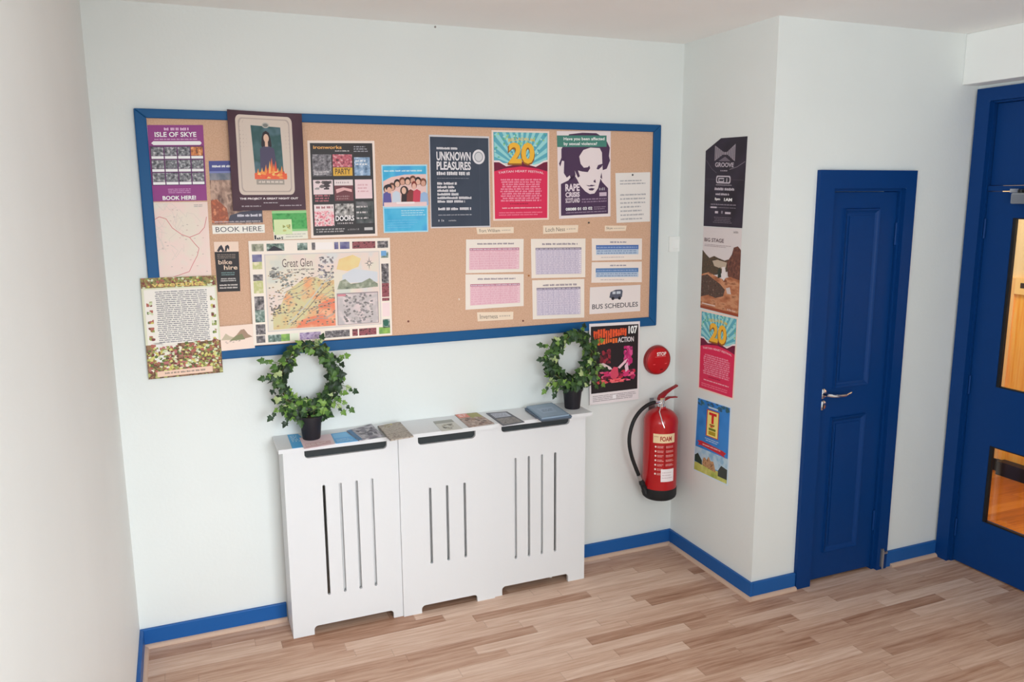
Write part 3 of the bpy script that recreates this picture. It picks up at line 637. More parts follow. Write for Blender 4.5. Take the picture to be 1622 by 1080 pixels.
# --- blue leaflet with group photo
P = Print(onback([(604, 261), (676.5, 260.5), (678.3, 367), (608, 369)]), NB, (176, 214, 230), seed=13)
sky = picture([(60, 166, 210), (84, 182, 220), (70, 160, 214)], 12, 2, 4); P.rect(.025, .02, .975, .26, sky); P.greek(.05, .07, .9, .11, 1, (200, 228, 236), 3, .6, .1, .05)
P.poly([(.025, .24), (.2, .18), (.5, .145), (.975, .14), (.975, .62), (.025, .62)], (226, 190, 184), 2)
rn = P.rnd
for i in range(8):
    u = .1+i*.115; v = [.33, .3, .25, .22, .22, .2, .22, .24][i]; P.disc(u, v+.02, .075, .06, [(50, 34, 34), (96, 60, 46), (40, 30, 34), (120, 70, 50)][i % 4], 3+i*.1); P.disc(u, v+.035, .05, .042, [(220, 176, 156), (206, 156, 136)][i % 2], 4+i*.1)
for i, (u, v, c) in enumerate(((.1, .45, (92, 84, 150)), (.3, .44, (196, 206, 220)), (.5, .45, (50, 34, 38)), (.62, .42, (120, 56, 50)), (.76, .42, (196, 62, 84)), (.92, .46, (150, 176, 210)))):
    P.poly([(u-.1, .6), (u-.08, v-.03), (u, v-.06), (u+.08, v-.03), (u+.1, .6)], c, 5+i*.1)
P.disc(.14, .33, .07, .05, (44, 36, 44), 5.8); P.disc(.15, .37, .05, .045, (216, 170, 150), 6); P.disc(.48, .38, .09, .07, (56, 38, 38), 6); P.disc(.47, .38, .05, .05, (220, 178, 158), 6.4); P.disc(.7, .3, .06, .06, (130, 54, 44), 6); P.disc(.7, .32, .045, .045, (224, 176, 160), 6.4)
P.rect(.025, .55, .975, .62, (228, 196, 196), 6.6); P.rect(.3, .545, .7, .575, (236, 220, 220), 7)
P.rect(.025, .62, .975, .98, sky, 3); P.rect(.025, .615, .975, .64, (150, 206, 230), 7); P.greek(.4, .66, .95, .76, 3, (200, 228, 240), 8, .4, .12, .2); P.greek(.08, .8, .8, .94, 4, (120, 190, 226), 8, .3, .12, .3)
P.build('leaflet', 'bright blue leaflet with a photo of a group of people', 'leaflet', 'posters on the noticeboard')
# --- slate poster
P = Print(onback([(679.3, 213.3), (774.8, 216), (777, 359.6), (682.2, 361.5)]), NB, (206, 202, 206), seed=14)
P.rect(.015, .02, .985, .985, picture([(54, 62, 78), (60, 68, 84), (56, 66, 80)], 4, 2, 2)); LT = (222, 218, 222)
P.rect(.825, .02, .83, .985, (72, 80, 96), 1.5)
P.greek(.12, .125, .48, .155, 1, LT, 3, .8, .5, 0); P.text('UNKNOWN', .115, .175, .68, .27, LT, 3, .03); P.text('PLEASURES', .115, .28, .68, .37, LT, 3, .03); P.greek(.115, .385, .67, .43, 1, LT, 3, .85, .25, 0)
P.greek(.12, .455, .68, .465, 1, (150, 150, 160), 3, .6)
for k, w in enumerate((.32, .28, .31, .36, .57, .45)): P.greek(.12, .5+k*.039, .12+w, .532+k*.039, 1, LT, 3, .85, .4, 0)
P.greek(.13, .775, .68, .808, 1, LT, 3, .9, .2, 0); P.greek(.13, .85, .68, .865, 1, (190, 190, 196), 3, .6, .1, 0); P.greek(.13, .9, .24, .935, 1, LT, 3, .7); P.greek(.3, .91, .46, .93, 1, LT, 3, .7)
P.disc(.815, .225, .105, .08, LT, 3); P.disc(.815, .225, .075, .057, (150, 152, 160), 4); P.disc(.815, .225, .06, .046, (206, 204, 208), 4.6)
P.build('poster', 'dark slate blue poster with bold white lettering and a white disc', 'poster', 'posters on the noticeboard')
# --- festival poster, used twice
def festival(corners, normal, label, group, seed):
    P = Print(corners, normal, (236, 212, 200), seed=seed)
    P.rect(.03, .02, .97, .36, (92, 168, 186))
    for k in range(-7, 8):
        a = k*.2; b = a+.1
        def edge(t):
            x, y = .5+math.sin(t)*.8, .45-math.cos(t)*.8*.9
            s_ = min(1, .46/abs(x-.5) if x != .5 else 9, (.45-.02)/(.45-y) if y < .45 else 9); return (.5+(x-.5)*s_, .45+(y-.45)*s_)
        P.poly([(.5, .42), edge(a), edge(b)], (150, 208, 210), 1.6)
    P.blobs(.04, .03, .96, .3, 60, [(92, 176, 150), (180, 220, 210), (74, 150, 176), (150, 200, 140)], .02, .012, 2)
    P.poly([(.03, .33), (.12, .33), (.24, .38), (.4, .36), (.5, .32), (.62, .36), (.76, .385), (.9, .33), (.97, .32), (.97, .4), (.03, .4)], (236, 220, 220), 3)
    P.poly([(.03, .35), (.12, .35), (.24, .395), (.4, .375), (.5, .335), (.62, .375), (.76, .4), (.9, .35), (.97, .34), (.97, .98), (.03, .98)], (214, 42, 84), 4)
    P.poly([(.03, .35), (.12, .35), (.24, .395), (.4, .375), (.5, .335), (.62, .375), (.76, .4), (.9, .35), (.97, .34), (.97, .45), (.8, .42), (.5, .395), (.2, .42), (.03, .45)], (110, 26, 56), 4.6)
    P.arctext('BELLADRUM', .28, .09, .74, .125, .015, (226, 196, 96), 6, .02)
    P.text('20', .265, .145, .745, .385, (150, 92, 30), 6, .05); P.text('20', .285, .13, .735, .365, (236, 178, 56), 7, .04)
    P.arctext('TARTAN HEART FESTIVAL', .1, .455, .9, .48, .02, (246, 190, 200), 6, .02)
    P.greek(.13, .53, .87, .79, 10, (240, 150, 172), 6, .72, .1, .12, True); P.greek(.3, .8, .7, .825, 1, (130, 20, 50), 6, .5); P.greek(.16, .85, .86, .87, 1, (246, 190, 200), 6, .7, .1, 0)
    P.greek(.1, .9, .9, .95, 2, (240, 130, 154), 6, .5, .12, .2)
    P.build('poster', label, 'poster', group)
festival(onback([(778.5, 206), (870, 207.8), (869.3, 347.8), (781.3, 349.6)]), NB, 'teal and pink festival poster with golden 20, on the noticeboard', 'posters on the noticeboard', 15)
# --- purple and white stencil face poster
P = Print(onback([(881.9, 207.4), (967.4, 207.8), (967, 342.6), (885.6, 346.7)]), NB, (228, 214, 216), seed=16)
F = lambda l: [((x-118-(y-148)*.02)/455, (y-148)/741) for x, y in l]
PU = (74, 50, 80)
P.poly(F([(155, 300), (185, 240), (220, 175), (330, 162), (450, 165), (530, 215), (568, 290), (562, 360), (572, 400), (545, 470), (510, 482), (505, 420), (500, 330), (480, 292), (400, 287), (340, 307), (305, 362), (318, 425), (345, 458), (380, 455), (392, 440), (400, 462), (380, 496), (330, 490), (295, 480), (312, 530), (295, 542), (268, 480), (275, 520), (240, 560), (215, 560), (232, 540), (225, 520), (200, 540), (175, 500), (178, 400), (160, 395), (145, 445), (135, 420), (155, 370)]), PU, 1)
P.poly(F([(150, 592), (215, 562), (262, 515), (290, 560), (315, 612), (360, 662), (400, 686), (440, 682), (470, 640), (492, 555), (508, 585), (560, 640), (565, 870), (150, 872)]), PU, 1)
P.poly(F([(455, 470), (468, 438), (512, 425), (500, 452), (472, 476)]), PU, 2); P.poly(F([(430, 575), (445, 560), (452, 590), (436, 586)]), PU, 2); P.poly(F([(490, 545), (500, 500), (506, 560)]), PU, 2)
P.poly(F([(365, 606), (395, 612), (410, 606), (450, 612), (420, 620), (385, 618)]), PU, 2); P.poly(F([(385, 640), (415, 634), (442, 640), (425, 656), (398, 654)]), PU, 2)
P.rect(0, .05, .92, .18, (70, 128, 116), 3); P.text('Have you been affected', .12, .07, .88, .115, WHT, 5, .02); P.text('by sexual violence?', .12, .125, .74, .17, WHT, 5, .02)
P.text('RAPE', .13, .6, .4, .685, (222, 208, 216), 3, .04); P.text('CRISIS', .13, .695, .4, .755, (222, 208, 216), 3, .04); P.text('SCOTLAND', .13, .765, .4, .82, (222, 208, 216), 3, .03)
P.greek(.78, .65, .92, .69, 1, LT, 3, .8); P.rect(.78, .71, .92, .755, (200, 180, 196), 3); P.greek(.44, .77, .92, .83, 2, (160, 136, 160), 3, .5, .1, 0)
P.text('08088 01 03 02', .13, .875, .64, .91, WHT, 3, .03); P.greek(.68, .87, .92, .915, 2, (170, 150, 170), 3, .5); P.greek(.13, .925, .92, .945, 1, (170, 150, 170), 3, .5, .1, 0)
P.rect(.04, .965, .98, .995, (232, 220, 220), 3)
P.build('poster', 'white helpline poster with a purple stencilled face', 'poster', 'posters on the noticeboard')
# --- letter
P = Print(onback([(974.8, 274), (1030, 272.6), (1029.4, 350.7), (976.7, 353)]), NB, (228, 222, 218), seed=17)
P.greek(.12, .13, .86, .25, 2, (150, 150, 158), 2, .4, .12, .3); P.greek(.12, .4, .9, .97, 7, (160, 158, 164), 2, .4, .12, .25)
P.build('letter', 'pinned white typed letter, top right of the noticeboard', 'letter', 'posters on the noticeboard')
# --- strips
for q, t, w, l in (([(754.4, 360.5), (813.7, 359.4), (813.7, 369), (756.3, 370.8)], 'Fort William', .62, 'paper strip reading Fort William, under the slate blue poster'),
                ([(860.4, 357.3), (916.3, 356.3), (915, 368), (860.4, 370.5)], 'Loch Ness', .62, 'paper strip reading Loch Ness, above the lilac timetables'),
                ([(958, 357.3), (992.6, 357.3), (991, 365.4), (958, 366.4)], 'Skye', .36, 'short paper strip reading Skye, under the pinned letter'),
                ([(755.6, 494.6), (813.2, 493.6), (812.6, 505.8), (756.6, 508.9)], 'Inverness', .56, 'paper strip reading Inverness, below the pink timetables')):
    P = Print(onback(q), NB, (234, 214, 192), seed=18); P.text(t, .07, .24, w, .76, (120, 106, 96), 2); P.greek(w+.05, .35, .92, .65, 1, (186, 168, 152), 2, .6, .15, 0)
    P.build('paper_strip', l, 'notice', 'paper strips on the noticeboard')
# --- timetables
def timetable(q, rows, cols, fill, head, line, u0, v0, u1, v1, label, seed):
    P = Print(onback(q), NB, (238, 224, 214), seed=seed); P.greek((u0+u1)/2-.3, .1, (u0+u1)/2+.35, .17, 1, (140, 126, 140), 2, .7, .12, 0)
    P.table(u0, v0, u1, v1, rows, cols, fill, head, line); P.build('timetable', label, 'timetable', 'bus timetables on the noticeboard')
PK, PKH, PKL = (240, 200, 208), (184, 108, 132), (218, 156, 174); LI, LIH, LIL = (226, 216, 226), (104, 92, 118), (170, 158, 186)
timetable([(738.3, 379.3), (829.5, 378.3), (828.9, 430.5), (737.9, 432.6)], 8, 5, PK, PKH, PKL, .06, .26, .92, .9, 'upper of the two pink timetables', 20)
timetable([(737.3, 434.6), (829.5, 434), (829.5, 484.5), (737.5, 490.6)], 8, 5, PK, PKH, PKL, .08, .28, .93, .88, 'lower of the two pink timetables', 21)
timetable([(841, 378.3), (927.5, 377.6), (927, 439), (842, 440.7)], 12, 8, LI, LIH, LIL, .08, .23, .92, .9, 'upper of the two lilac timetables', 22)
timetable([(843, 443.8), (925.5, 441.7), (925.5, 502.8), (844, 505.8)], 12, 8, LI, LIH, LIL, .08, .2, .92, .9, 'lower of the two lilac timetables', 23)
for q, l, hd, sd in (([(937.3, 377.6), (1017, 377.6), (1016.6, 411.2), (937.7, 412.8)], 'upper of the two small blue timetables', (84, 116, 178), 24), ([(937.3, 415.3), (1016.6, 414.3), (1016.6, 446.8), (936.7, 447.8)], 'lower of the two small blue timetables', (92, 130, 180), 25)):
    P = Print(onback(q), NB, (238, 222, 214), seed=sd); P.greek(.36, .12, .68, .22, 1, (130, 126, 150), 2, .7, .15, 0); P.rect(.08, .3, .93, .5, hd, 1); P.greek(.1, .36, .9, .46, 1, (160, 180, 214), 2, .6, .06, 0)
    P.rect(.08, .5, .93, .74, (186, 200, 218), 1); P.greek(.1, .52, .9, .72, 2, (110, 136, 176), 2, .6, .06, 0); P.greek(.18, .82, .64, .9, 1, (180, 170, 176), 2, .5, .1, 0)
    P.build('timetable', l, 'timetable', 'bus timetables on the noticeboard')
P = Print(onback([(934.6, 455), (1014.6, 450.9), (1014, 492.6), (933.6, 497.7)]), NB, (228, 218, 216), seed=26)
P.text('BUS SCHEDULES', .05, .64, .95, .82, (74, 70, 78), 2, .01); P.poly([(.38, .42), (.4, .22), (.5, .14), (.62, .14), (.64, .2), (.63, .42), (.56, .48), (.46, .48)], (84, 88, 104), 2); P.rect(.44, .2, .5, .3, (190, 196, 206), 3); P.rect(.52, .2, .6, .3, (190, 196, 206), 3); P.disc(.45, .46, .03, .06, (40, 40, 46), 3); P.disc(.58, .46, .03, .06, (40, 40, 46), 3)
P.build('notice', 'white notice reading BUS SCHEDULES with a small bus picture', 'notice', 'bus timetables on the noticeboard')
# --- black gig poster hanging below the board
P = Print(onback([(933.3, 513), (1013.7, 508.7), (1011.4, 632), (934.1, 642)], [-.0206, -.0206, -.0206, -.0206]), NB, (226, 218, 220), seg=8, seed=27)
P.rect(.03, .035, .97, .86, (34, 26, 30)); OR = (222, 84, 44)
x = .08
while x < .72:
    w = .018+.03*P.rnd.random(); t = .07+.03*P.rnd.random(); P.rect(x, t, x+w, t+.08+.03*P.rnd.random(), OR if P.rnd.random() < .8 else (190, 60, 40), 2)
    if x > .16 and x < .52: P.rect(x, .19+.01*P.rnd.random(), x+w, .24+.03*P.rnd.random(), (230, 108, 48), 2)
    x += w+.012
for k in range(7): P.rect(.1+k*.09, .1+.03*(k % 2), .16+k*.09, .125+.03*(k % 2), OR, 2.4)
P.text('107', .77, .05, .95, .15, WHT, 3, .04); P.text('ACTION', .56, .185, .88, .25, (214, 206, 210), 3, .03)
MG = [(206, 50, 110), (160, 30, 76), (226, 96, 130), (110, 20, 50), (190, 40, 60)]
P.blobs(.2, .32, .42, .5, 26, [(110, 30, 44), (80, 24, 36), (150, 40, 56)], .04, .03, 2); P.blobs(.68, .3, .86, .55, 40, [(190, 40, 110), (150, 40, 96), (210, 80, 140)], .035, .03, 2)
P.poly([(.2, .5), (.27, .49), (.42, .55), (.45, .58), (.38, .58)], (228, 206, 206), 4); P.poly([(.56, .56), (.7, .48), (.76, .46), (.72, .51), (.6, .58)], (228, 190, 200), 4)
P.poly([(.42, .6), (.48, .55), (.56, .56), (.58, .66), (.5, .72), (.42, .68)], (206, 70, 96), 4); P.blobs(.15, .6, .92, .74, 60, MG, .05, .02, 3); P.blobs(.12, .7, .7, .75, 26, [(236, 110, 116), (226, 80, 90)], .05, .012, 4.4); P.poly([(.7, .55), (.76, .5), (.78, .6), (.72, .63)], (226, 190, 206), 4.5)
P.greek(.06, .885, .95, .97, 4, (150, 140, 146), 2, .5, .12, .1); P.rect(.46, .9, .53, .95, (236, 232, 236), 4)
P.build('poster', 'black gig poster with orange and pink artwork, hanging below the noticeboard', 'poster', 'posters below the noticeboard')

# --- posters on the return wall
def onret(px, dx=.0012): return [un(a, b, 0, XR-dx) for a, b in px]
NR = (-1, 0, 0)
P = Print(onret([(1118.5, 216), (1184, 215.8), (1175.5, 361.3), (1114.4, 357.8)]), NR, picture([(44, 40, 50), (52, 46, 60), (40, 36, 46)], 5, 2, 1), outline=[(0, 1), (1, 1), (1, 0), (.38, .02), (.0, .16)], seed=30)
LG = (196, 188, 198)
P.line([(.02, .26), (.18, .36), (.3, .4)], .012, (84, 78, 90), 1, 1.4); P.line([(.98, .27), (.8, .33), (.62, .36)], .012, (120, 112, 124), 1, 1.4); P.rect(.02, .47, .98, .474, (78, 72, 84), 1)
P.poly([(.24, .1), (.46, .17), (.5, .17), (.54, .17), (.74, .08), (.74, .27), (.56, .2), (.44, .2), (.24, .27)], (150, 142, 152), 2)
for k in range(5): P.line([(.27+k*.05, .12+k*.012), (.27+k*.05, .25-k*.012)], .012, (60, 54, 66), 3, 1.4); P.line([(.71-k*.045, .11+k*.014), (.71-k*.045, .25-k*.012)], .012, (60, 54, 66), 3, 1.4)
P.poly([(.34, .27), (.5, .22), (.64, .27)], (110, 102, 114), 2.6)
P.text('GROOVE', .26, .285, .72, .335, LG, 3, .02); P.greek(.4, .365, .6, .385, 1, LG, 3, .7)
for k, (c, d) in enumerate(((LG, 0), ((46, 42, 54), .022))): P.poly(rrect(.3+d, .43+d*.6, .66-d, .515-d*.6, .03), c, 3+k*.6)
P.rect(.36, .455, .5, .467, LG, 5); P.rect(.36, .455, .38, .5, LG, 5.2); P.rect(.36, .49, .5, .5, LG, 5.4); P.rect(.48, .475, .5, .5, LG, 5.6); P.rect(.56, .455, .58, .5, LG, 5); P.greek(.3, .525, .7, .54, 1, LG, 3, .6)
P.greek(.27, .56, .76, .595, 1, LG, 3, .85, .4, 0); P.greek(.3, .62, .64, .65, 1, LG, 3, .8, .4, 0)
P.text('5pm', .28, .675, .42, .71, WHT, 3, .04); P.text('1AM', .52, .675, .72, .71, WHT, 3, .04)
P.greek(.18, .74, .82, .76, 1, (150, 142, 154), 3, .7, .1, 0); P.greek(.16, .775, .82, .792, 1, (130, 122, 134), 3, .6, .1, 0); P.rect(.18, .775, .34, .792, LG, 4)
P.rect(.3, .825, .38, .85, LG, 3); P.rect(.56, .83, .7, .852, LG, 3); P.rect(.46, .82, .5, .85, (130, 122, 134), 3); P.greek(.25, .885, .75, .96, 4, (130, 122, 134), 3, .4, .1, .2, True)
P.build('poster', 'black music night poster with a torn corner, topmost of the wall column', 'poster', 'posters on the narrow side wall')
P = Print(onret([(1114.4, 359.2), (1175.2, 362.1), (1169.5, 502), (1109.5, 487)]), NR, (214, 206, 206), seed=31)
P.text('BIG STAGE', .04, .13, .56, .175, (92, 70, 76), 2, .02); P.greek(.05, .2, .75, .235, 2, (150, 130, 136), 2, .4, .1, .2); P.greek(.8, .03, .95, .06, 1, (90, 80, 84), 2, .8)
HL = picture([(60, 46, 40), (92, 74, 56), (74, 66, 52), (120, 84, 66)], 50, 4, 2)
P.poly([(0, .28), (.1, .33), (.2, .37), (.32, .34), (.44, .36), (.6, .38), (.7, .36), (.7, .5), (.4, .56), (0, .6)], HL, 2)
P.poly([(.66, .4), (.78, .3), (.82, .22), (.92, .2), (1, .24), (1, .6), (.7, .56)], picture([(70, 46, 44), (104, 64, 54), (130, 84, 66)], 60, 4, 3), 3)
P.poly([(.28, .4), (.42, .38), (.66, .4), (.64, .46), (.54, .48), (.34, .46)], (186, 170, 150), 2.6); P.poly([(.54, .46), (.62, .45), (.66, .56), (.6, .62), (.54, .58)], (224, 216, 214), 3.4); P.poly([(.44, .5), (.5, .46), (.53, .58), (.44, .6)], (50, 60, 50), 3.6)
P.poly([(0, .58), (.2, .54), (.4, .58), (.56, .6), (.75, .56), (1, .58), (1, 1), (0, 1)], picture([(150, 92, 62), (176, 112, 78), (196, 140, 104), (130, 76, 52)], 16, 4, 4, (1, 1, 2.5)), 3.2)
P.poly([(0, .6), (.16, .57), (.34, .62), (.5, .66), (.64, .72), (.6, .8), (.4, .84), (.2, .82), (0, .86)], picture([(56, 42, 40), (96, 70, 60), (74, 62, 54), (140, 110, 96)], 70, 4, 5), 4)
P.poly([(.66, .7), (.76, .68), (.8, .76), (.7, .76)], (206, 190, 186), 4); P.rect(0, .965, 1, 1, (150, 70, 44), 4.4); P.rect(.04, .93, .4, .945, (214, 190, 180), 5); P.greek(.72, .93, .95, .96, 1, (226, 200, 190), 5, .8)
P.build('poster', 'waterfall photo poster in browns, second from the top of the wall column', 'poster', 'posters on the narrow side wall')
festival(onret([(1110, 490), (1169, 503), (1161.8, 633.5), (1105.8, 615)]), NR, 'teal and pink festival poster with golden 20, on the narrow side wall', 'posters on the narrow side wall', 32)
P = Print(onret([(1104.4, 627.7), (1158.3, 645), (1152.6, 769.8), (1097.8, 744)]), NR, (206, 222, 232), seed=33)
P.rect(.03, .015, .97, .98, picture([(40, 116, 190), (56, 132, 206), (36, 104, 176)], 6, 2, 2)); P.blobs(.03, .015, .97, .1, 26, [(40, 84, 120), (60, 120, 150), (50, 96, 110)], .05, .02, 1.6)
P.rect(.36, .08, .64, .1, (190, 210, 226), 3); P.rect(.32, .12, .68, .47, (190, 40, 40), 3); P.rect(.345, .13, .66, .46, (240, 222, 130), 4)
P.text('T', .39, .15, .61, .29, (206, 36, 36), 5, .05); P.blobs(.4, .3, .6, .34, 6, [(150, 110, 40), (200, 60, 40)], .05, .02, 5); P.rect(.4, .35, .6, .38, (110, 120, 40), 5.5); P.rect(.4, .39, .6, .44, (170, 150, 40), 5.5)
P.greek(.3, .49, .7, .54, 2, (190, 214, 232), 3, .5, .2, .2, True)
P.poly([(.08, .575), (.2, .56), (.82, .585), (.92, .6), (.86, .64), (.92, .665), (.8, .65), (.2, .62), (.1, .635), (.14, .6)], (190, 44, 56), 3); P.greek(.24, .585, .76, .61, 1, (240, 210, 200), 5, .6, .2, 0)
P.rect(.03, .66, .97, .86, picture([(130, 176, 206), (180, 206, 220), (150, 190, 214)], 16, 3, 3), 2); P.poly([(.03, .78), (.12, .74), (.25, .82), (.25, .88), (.03, .86)], (40, 64, 56), 3); P.poly([(.72, .86), (.8, .78), (.97, .8), (.97, .93), (.72, .93)], (60, 66, 62), 3)
P.poly([(.26, .86), (.28, .78), (.34, .76), (.38, .79), (.44, .73), (.5, .78), (.58, .77), (.62, .83), (.66, .9), (.3, .88)], picture([(150, 110, 76), (190, 150, 110), (110, 76, 56)], 60, 3, 4), 4)
P.rect(.03, .87, .97, .98, picture([(150, 166, 76), (186, 190, 100), (206, 206, 130)], 20, 3, 5), 2.6)
P.build('poster', 'blue festival poster with a red T on a yellow card, lowest of the wall column', 'poster', 'posters on the narrow side wall')

# --- drawing pins
for i, (px, py, c, l) in enumerate(((646.8, 508.9, (120, 70, 60), 'brown drawing pin in bare cork right of the illustrated map'), (828.5, 508, (120, 70, 60), 'drawing pin in bare cork right of the Inverness strip'), (837.5, 436.5, (170, 110, 60), 'drawing pin between the pink and lilac timetables'), (932.6, 352.6, (60, 60, 60), 'dark drawing pin left of the Skye strip'), (1002, 277, (70, 70, 74), 'dark drawing pin holding the typed letter'), (727, 474, (226, 206, 190), 'white drawing pin left of the lower pink timetable'))):
    y = -.0100 if i != 4 else -.0125
    p = un(px, py, 1, y); mb = MB().lathe([(0, 0), (.005, 0), (.0048, .002), (.003, .0036), (.0004, .0042)], p, mat(c, .3), 14, '-y'); o = mb.build('drawing_pin', None, p); tag(o, l, 'drawing pin', 'drawing pins in the noticeboard')

# ================================================================== WALL FITTINGS
# small white switch plate
p = un(1070, 386.5, 1, -.005)
sw = thing('switch_plate', (p.x, 0, p.z-.042), 'small white square switch plate right of the noticeboard', 'switch')
vs, fs = plate(rrect(p.x-.043, p.z-.041, p.x+.043, p.z+.041, .006), [], .009)
cp = MBp(MB().add([(v.x, -.0045+v.z, v.y) for v in vs], fs, mat((236, 238, 236), .4, k=1.0)), 'cover_plate', sw, .002)
MBp(MB().prism([(p.x-.02, -.009, p.z-.024), (p.x+.02, -.009, p.z-.024), (p.x+.02, -.009, p.z+.024), (p.x-.02, -.009, p.z+.024)], [(p.x-.018, -.0125, p.z-.022), (p.x+.018, -.0125, p.z-.022), (p.x+.018, -.0105, p.z+.022), (p.x-.018, -.0105, p.z+.022)], mat((240, 241, 240), .35, k=1.0)), 'rocker', cp, .001)
p = un(689.5, 34.5, 1, -.004); tag(MB().lathe([(0, 0), (.005, 0), (.0045, .003), (.0005, .0045)], (p.x, 0, min(p.z, ZC-.01)), mat((140, 134, 130), .5), 12, '-y').build('screw', None, (p.x, 0, p.z)), 'small dark screw head high on the wall by the ceiling', 'screw')
# red disc
p = un(1042, 570.5, 1, -.02); dz = p.z; dxx = p.x
rd = thing('alarm_disc', (dxx, 0, dz-.08), 'round red STOP alarm disc on the wall above the extinguisher', 'alarm')
MBp(MB().lathe([(0, 0), (.081, 0), (.083, .008), (.079, .024), (.072, .027)], (dxx, 0, dz), mat((150, 34, 36), .35, k=1.0), 40, '-y'), 'rim', rd)
MBp(MB().lathe([(0, .022), (.0715, .022), (.0715, .028), (.06, .033), (.03, .0355), (.0005, .036)], (dxx, 0, dz), mat((190, 14, 24), .35, k=1.0), 40, '-y'), 'face', rd)
def discmap(u, v):
    x = dxx-.07+.14*u; z = dz+.07-.14*v; r = math.hypot(x-dxx, z-dz); return (x, -(.0375-.006*(r/.07)**2), z), (0, -1, 0)
P = Print(None, None, None, mapf=discmap, seed=40); P.text('STOP', .38, .16, .82, .31, (244, 214, 210), 2, .04); P.rect(.3, .335, .8, .35, (226, 120, 120), 2); P.rect(.22, .62, .86, .65, (226, 84, 88), 2); P.rect(.55, .84, .68, .88, (90, 10, 14), 2)
P.build('lettering', None, None, parent=rd)

# fire extinguisher
ex, ey = 2.668, -.1005; eb = .345
fe = thing('fire_extinguisher', (ex, ey, eb), 'red foam fire extinguisher with black hose and base, hung in the wall corner', 'fire extinguisher')
R = .094
prof = [(0, .05), (R-.004, .05), (R, .054)]+[(R, .02*k+.054) for k in range(1, 20)]+[(R*math.cos(a), .434+.075*math.sin(a)) for a in (.25, .5, .75, 1.0, 1.2)]+[(.026, .508), (.024, .516), (.0005, .516)]
MBp(MB().lathe(prof, (ex, ey, eb), M_RED, 48), 'cylinder', fe)
MBp(MB().lathe([(0, 0), (R-.012, 0), (R-.003, .008), (R+.0015, .02), (R+.002, .062), (R-.002, .066)], (ex, ey, eb), M_RUB, 48), 'base_skirt', fe)
mb = MB().lathe([(0, .515), (.021, .515), (.021, .535), (.016, .54), (.016, .555), (.0005, .555)], (ex, ey, eb), M_CHROME, 24).box(ex-.016, ex+.014, ey-.013, ey+.013, eb+.54, eb+.565, M_CHROME).tube([(ex-.01, ey, eb+.545), (ex-.045, ey-.004, eb+.545)], .012, M_CHROME, 12)
vb = MBp(mb, 'valve', fe)
MBp(MB().box(ex-.02, ex+.02, -.006, -.0, eb+.30, eb+.50, M_STEEL).box(ex-.012, ex+.012, ey+.01, -.006, eb+.525, eb+.533, M_STEEL).box(ex-.012, ex+.012, -.006, 0, eb+.5, eb+.54, M_STEEL), 'hanging_bracket', fe)
# levers towards the upper right
def lever(z0, pts, w, name, th=.004):
    mb = MB(); A = []; B = []
    for x, z in pts: A.append((ex+x, ey-w, eb+z)); B.append((ex+x, ey+w, eb+z))
    mb.prism(A, B, mat((150, 24, 32), .4, k=1.0)); MBp(mb, name, fe, .0015)
lever(0, [(-.022, .556), (-.012, .549), (.004, .556), (.03, .585), (.062, .604), (.098, .62), (.098, .628), (.06, .613), (.02, .598), (-.014, .578)], .012, 'squeeze_lever')
lever(0, [(.012, .544), (.05, .558), (.098, .556), (.098, .562), (.048, .5655), (.012, .556)], .011, 'carry_handle')
MBp(MB().tube([(ex-.014, ey-.013, eb+.555), (ex-.016, ey-.03, eb+.54), (ex-.04, ey-.045, eb+.50), (ex-.045, ey-.078, eb+.46), (ex-.035, ey-.091, eb+.42)], .003, M_CHROME, 8), 'safety_tie', fe)
hose = [(ex-.04, ey-.004, eb+.545), (ex-.085, ey-.004, eb+.535), (ex-.135, ey-.004, eb+.505), (ex-.175, ey-.004, eb+.455), (ex-.197, ey-.004, eb+.39), (ex-.200, ey-.004, eb+.33), (ex-.185, ey-.004, eb+.26), (ex-.158, ey-.004, eb+.19), (ex-.132, ey-.004, eb+.132)]
def smooth(pts, n=6):
    pts = [Vector(p) for p in pts]; out = []
    for i in range(len(pts)-1):
        a = pts[max(0, i-1)]; b = pts[i]; c = pts[i+1]; d = pts[min(len(pts)-1, i+2)]
        for k in range(n):
            t = k/n; out.append(.5*((2*b)+(c-a)*t+(2*a-5*b+4*c-d)*t*t+(3*b-a-3*c+d)*t**3))
    return out+[pts[-1]]
ho = MBp(MB().tube(smooth(hose), .0105, M_RUB, 12), 'hose', fe)
d = (Vector(hose[-1])-Vector(hose[-2])).normalized(); a = Vector(hose[-1])
MBp(MB().tube([a-d*.012, a+d*.02], .013, M_STEEL, 12), 'hose_collar', ho)
MBp(MB().tube([a+d*.02, a+d*.045, a+d*.05, a+d*.085, a+d*.09, a+d*.115], [.012, .017, .014, .016, .02, .021], M_RUB, 12), 'nozzle', ho)
MBp(MB().tube([a+d*.06, a+d*.06+Vector((.045, 0, -.02))], .011, M_RUB, 10).box(ex-.10, ex-.08, ey-.02, ey+.02, eb+.04, eb+.075, M_RUB), 'nozzle_holder', fe)
ac = math.atan2(CAM.y-ey, CAM.x-ex)+.22       # labels are turned a little right of the viewer
def exmap(u, v):
    t = ac-.72+1.44*u; n = Vector((math.cos(t), math.sin(t), 0)); return Vector((ex, ey, eb+.385-.30*v))+n*(R+.0006), n
P = Print(None, None, None, mapf=exmap, seed=41)
def patch(P, u0, v0, u1, v1, c, lay):
    n = 10
    for i in range(n): P.rect(u0+(u1-u0)*i/n, v0, u0+(u1-u0)*(i+1)/n, v1, c, lay)
patch(P, .06, .0, .98, .17, (232, 206, 164), 1); P.greek(.1, .03, .3, .07, 1, (160, 100, 80), 3); P.text('FOAM', .34, .045, .82, .135, (170, 60, 50), 3, .03)
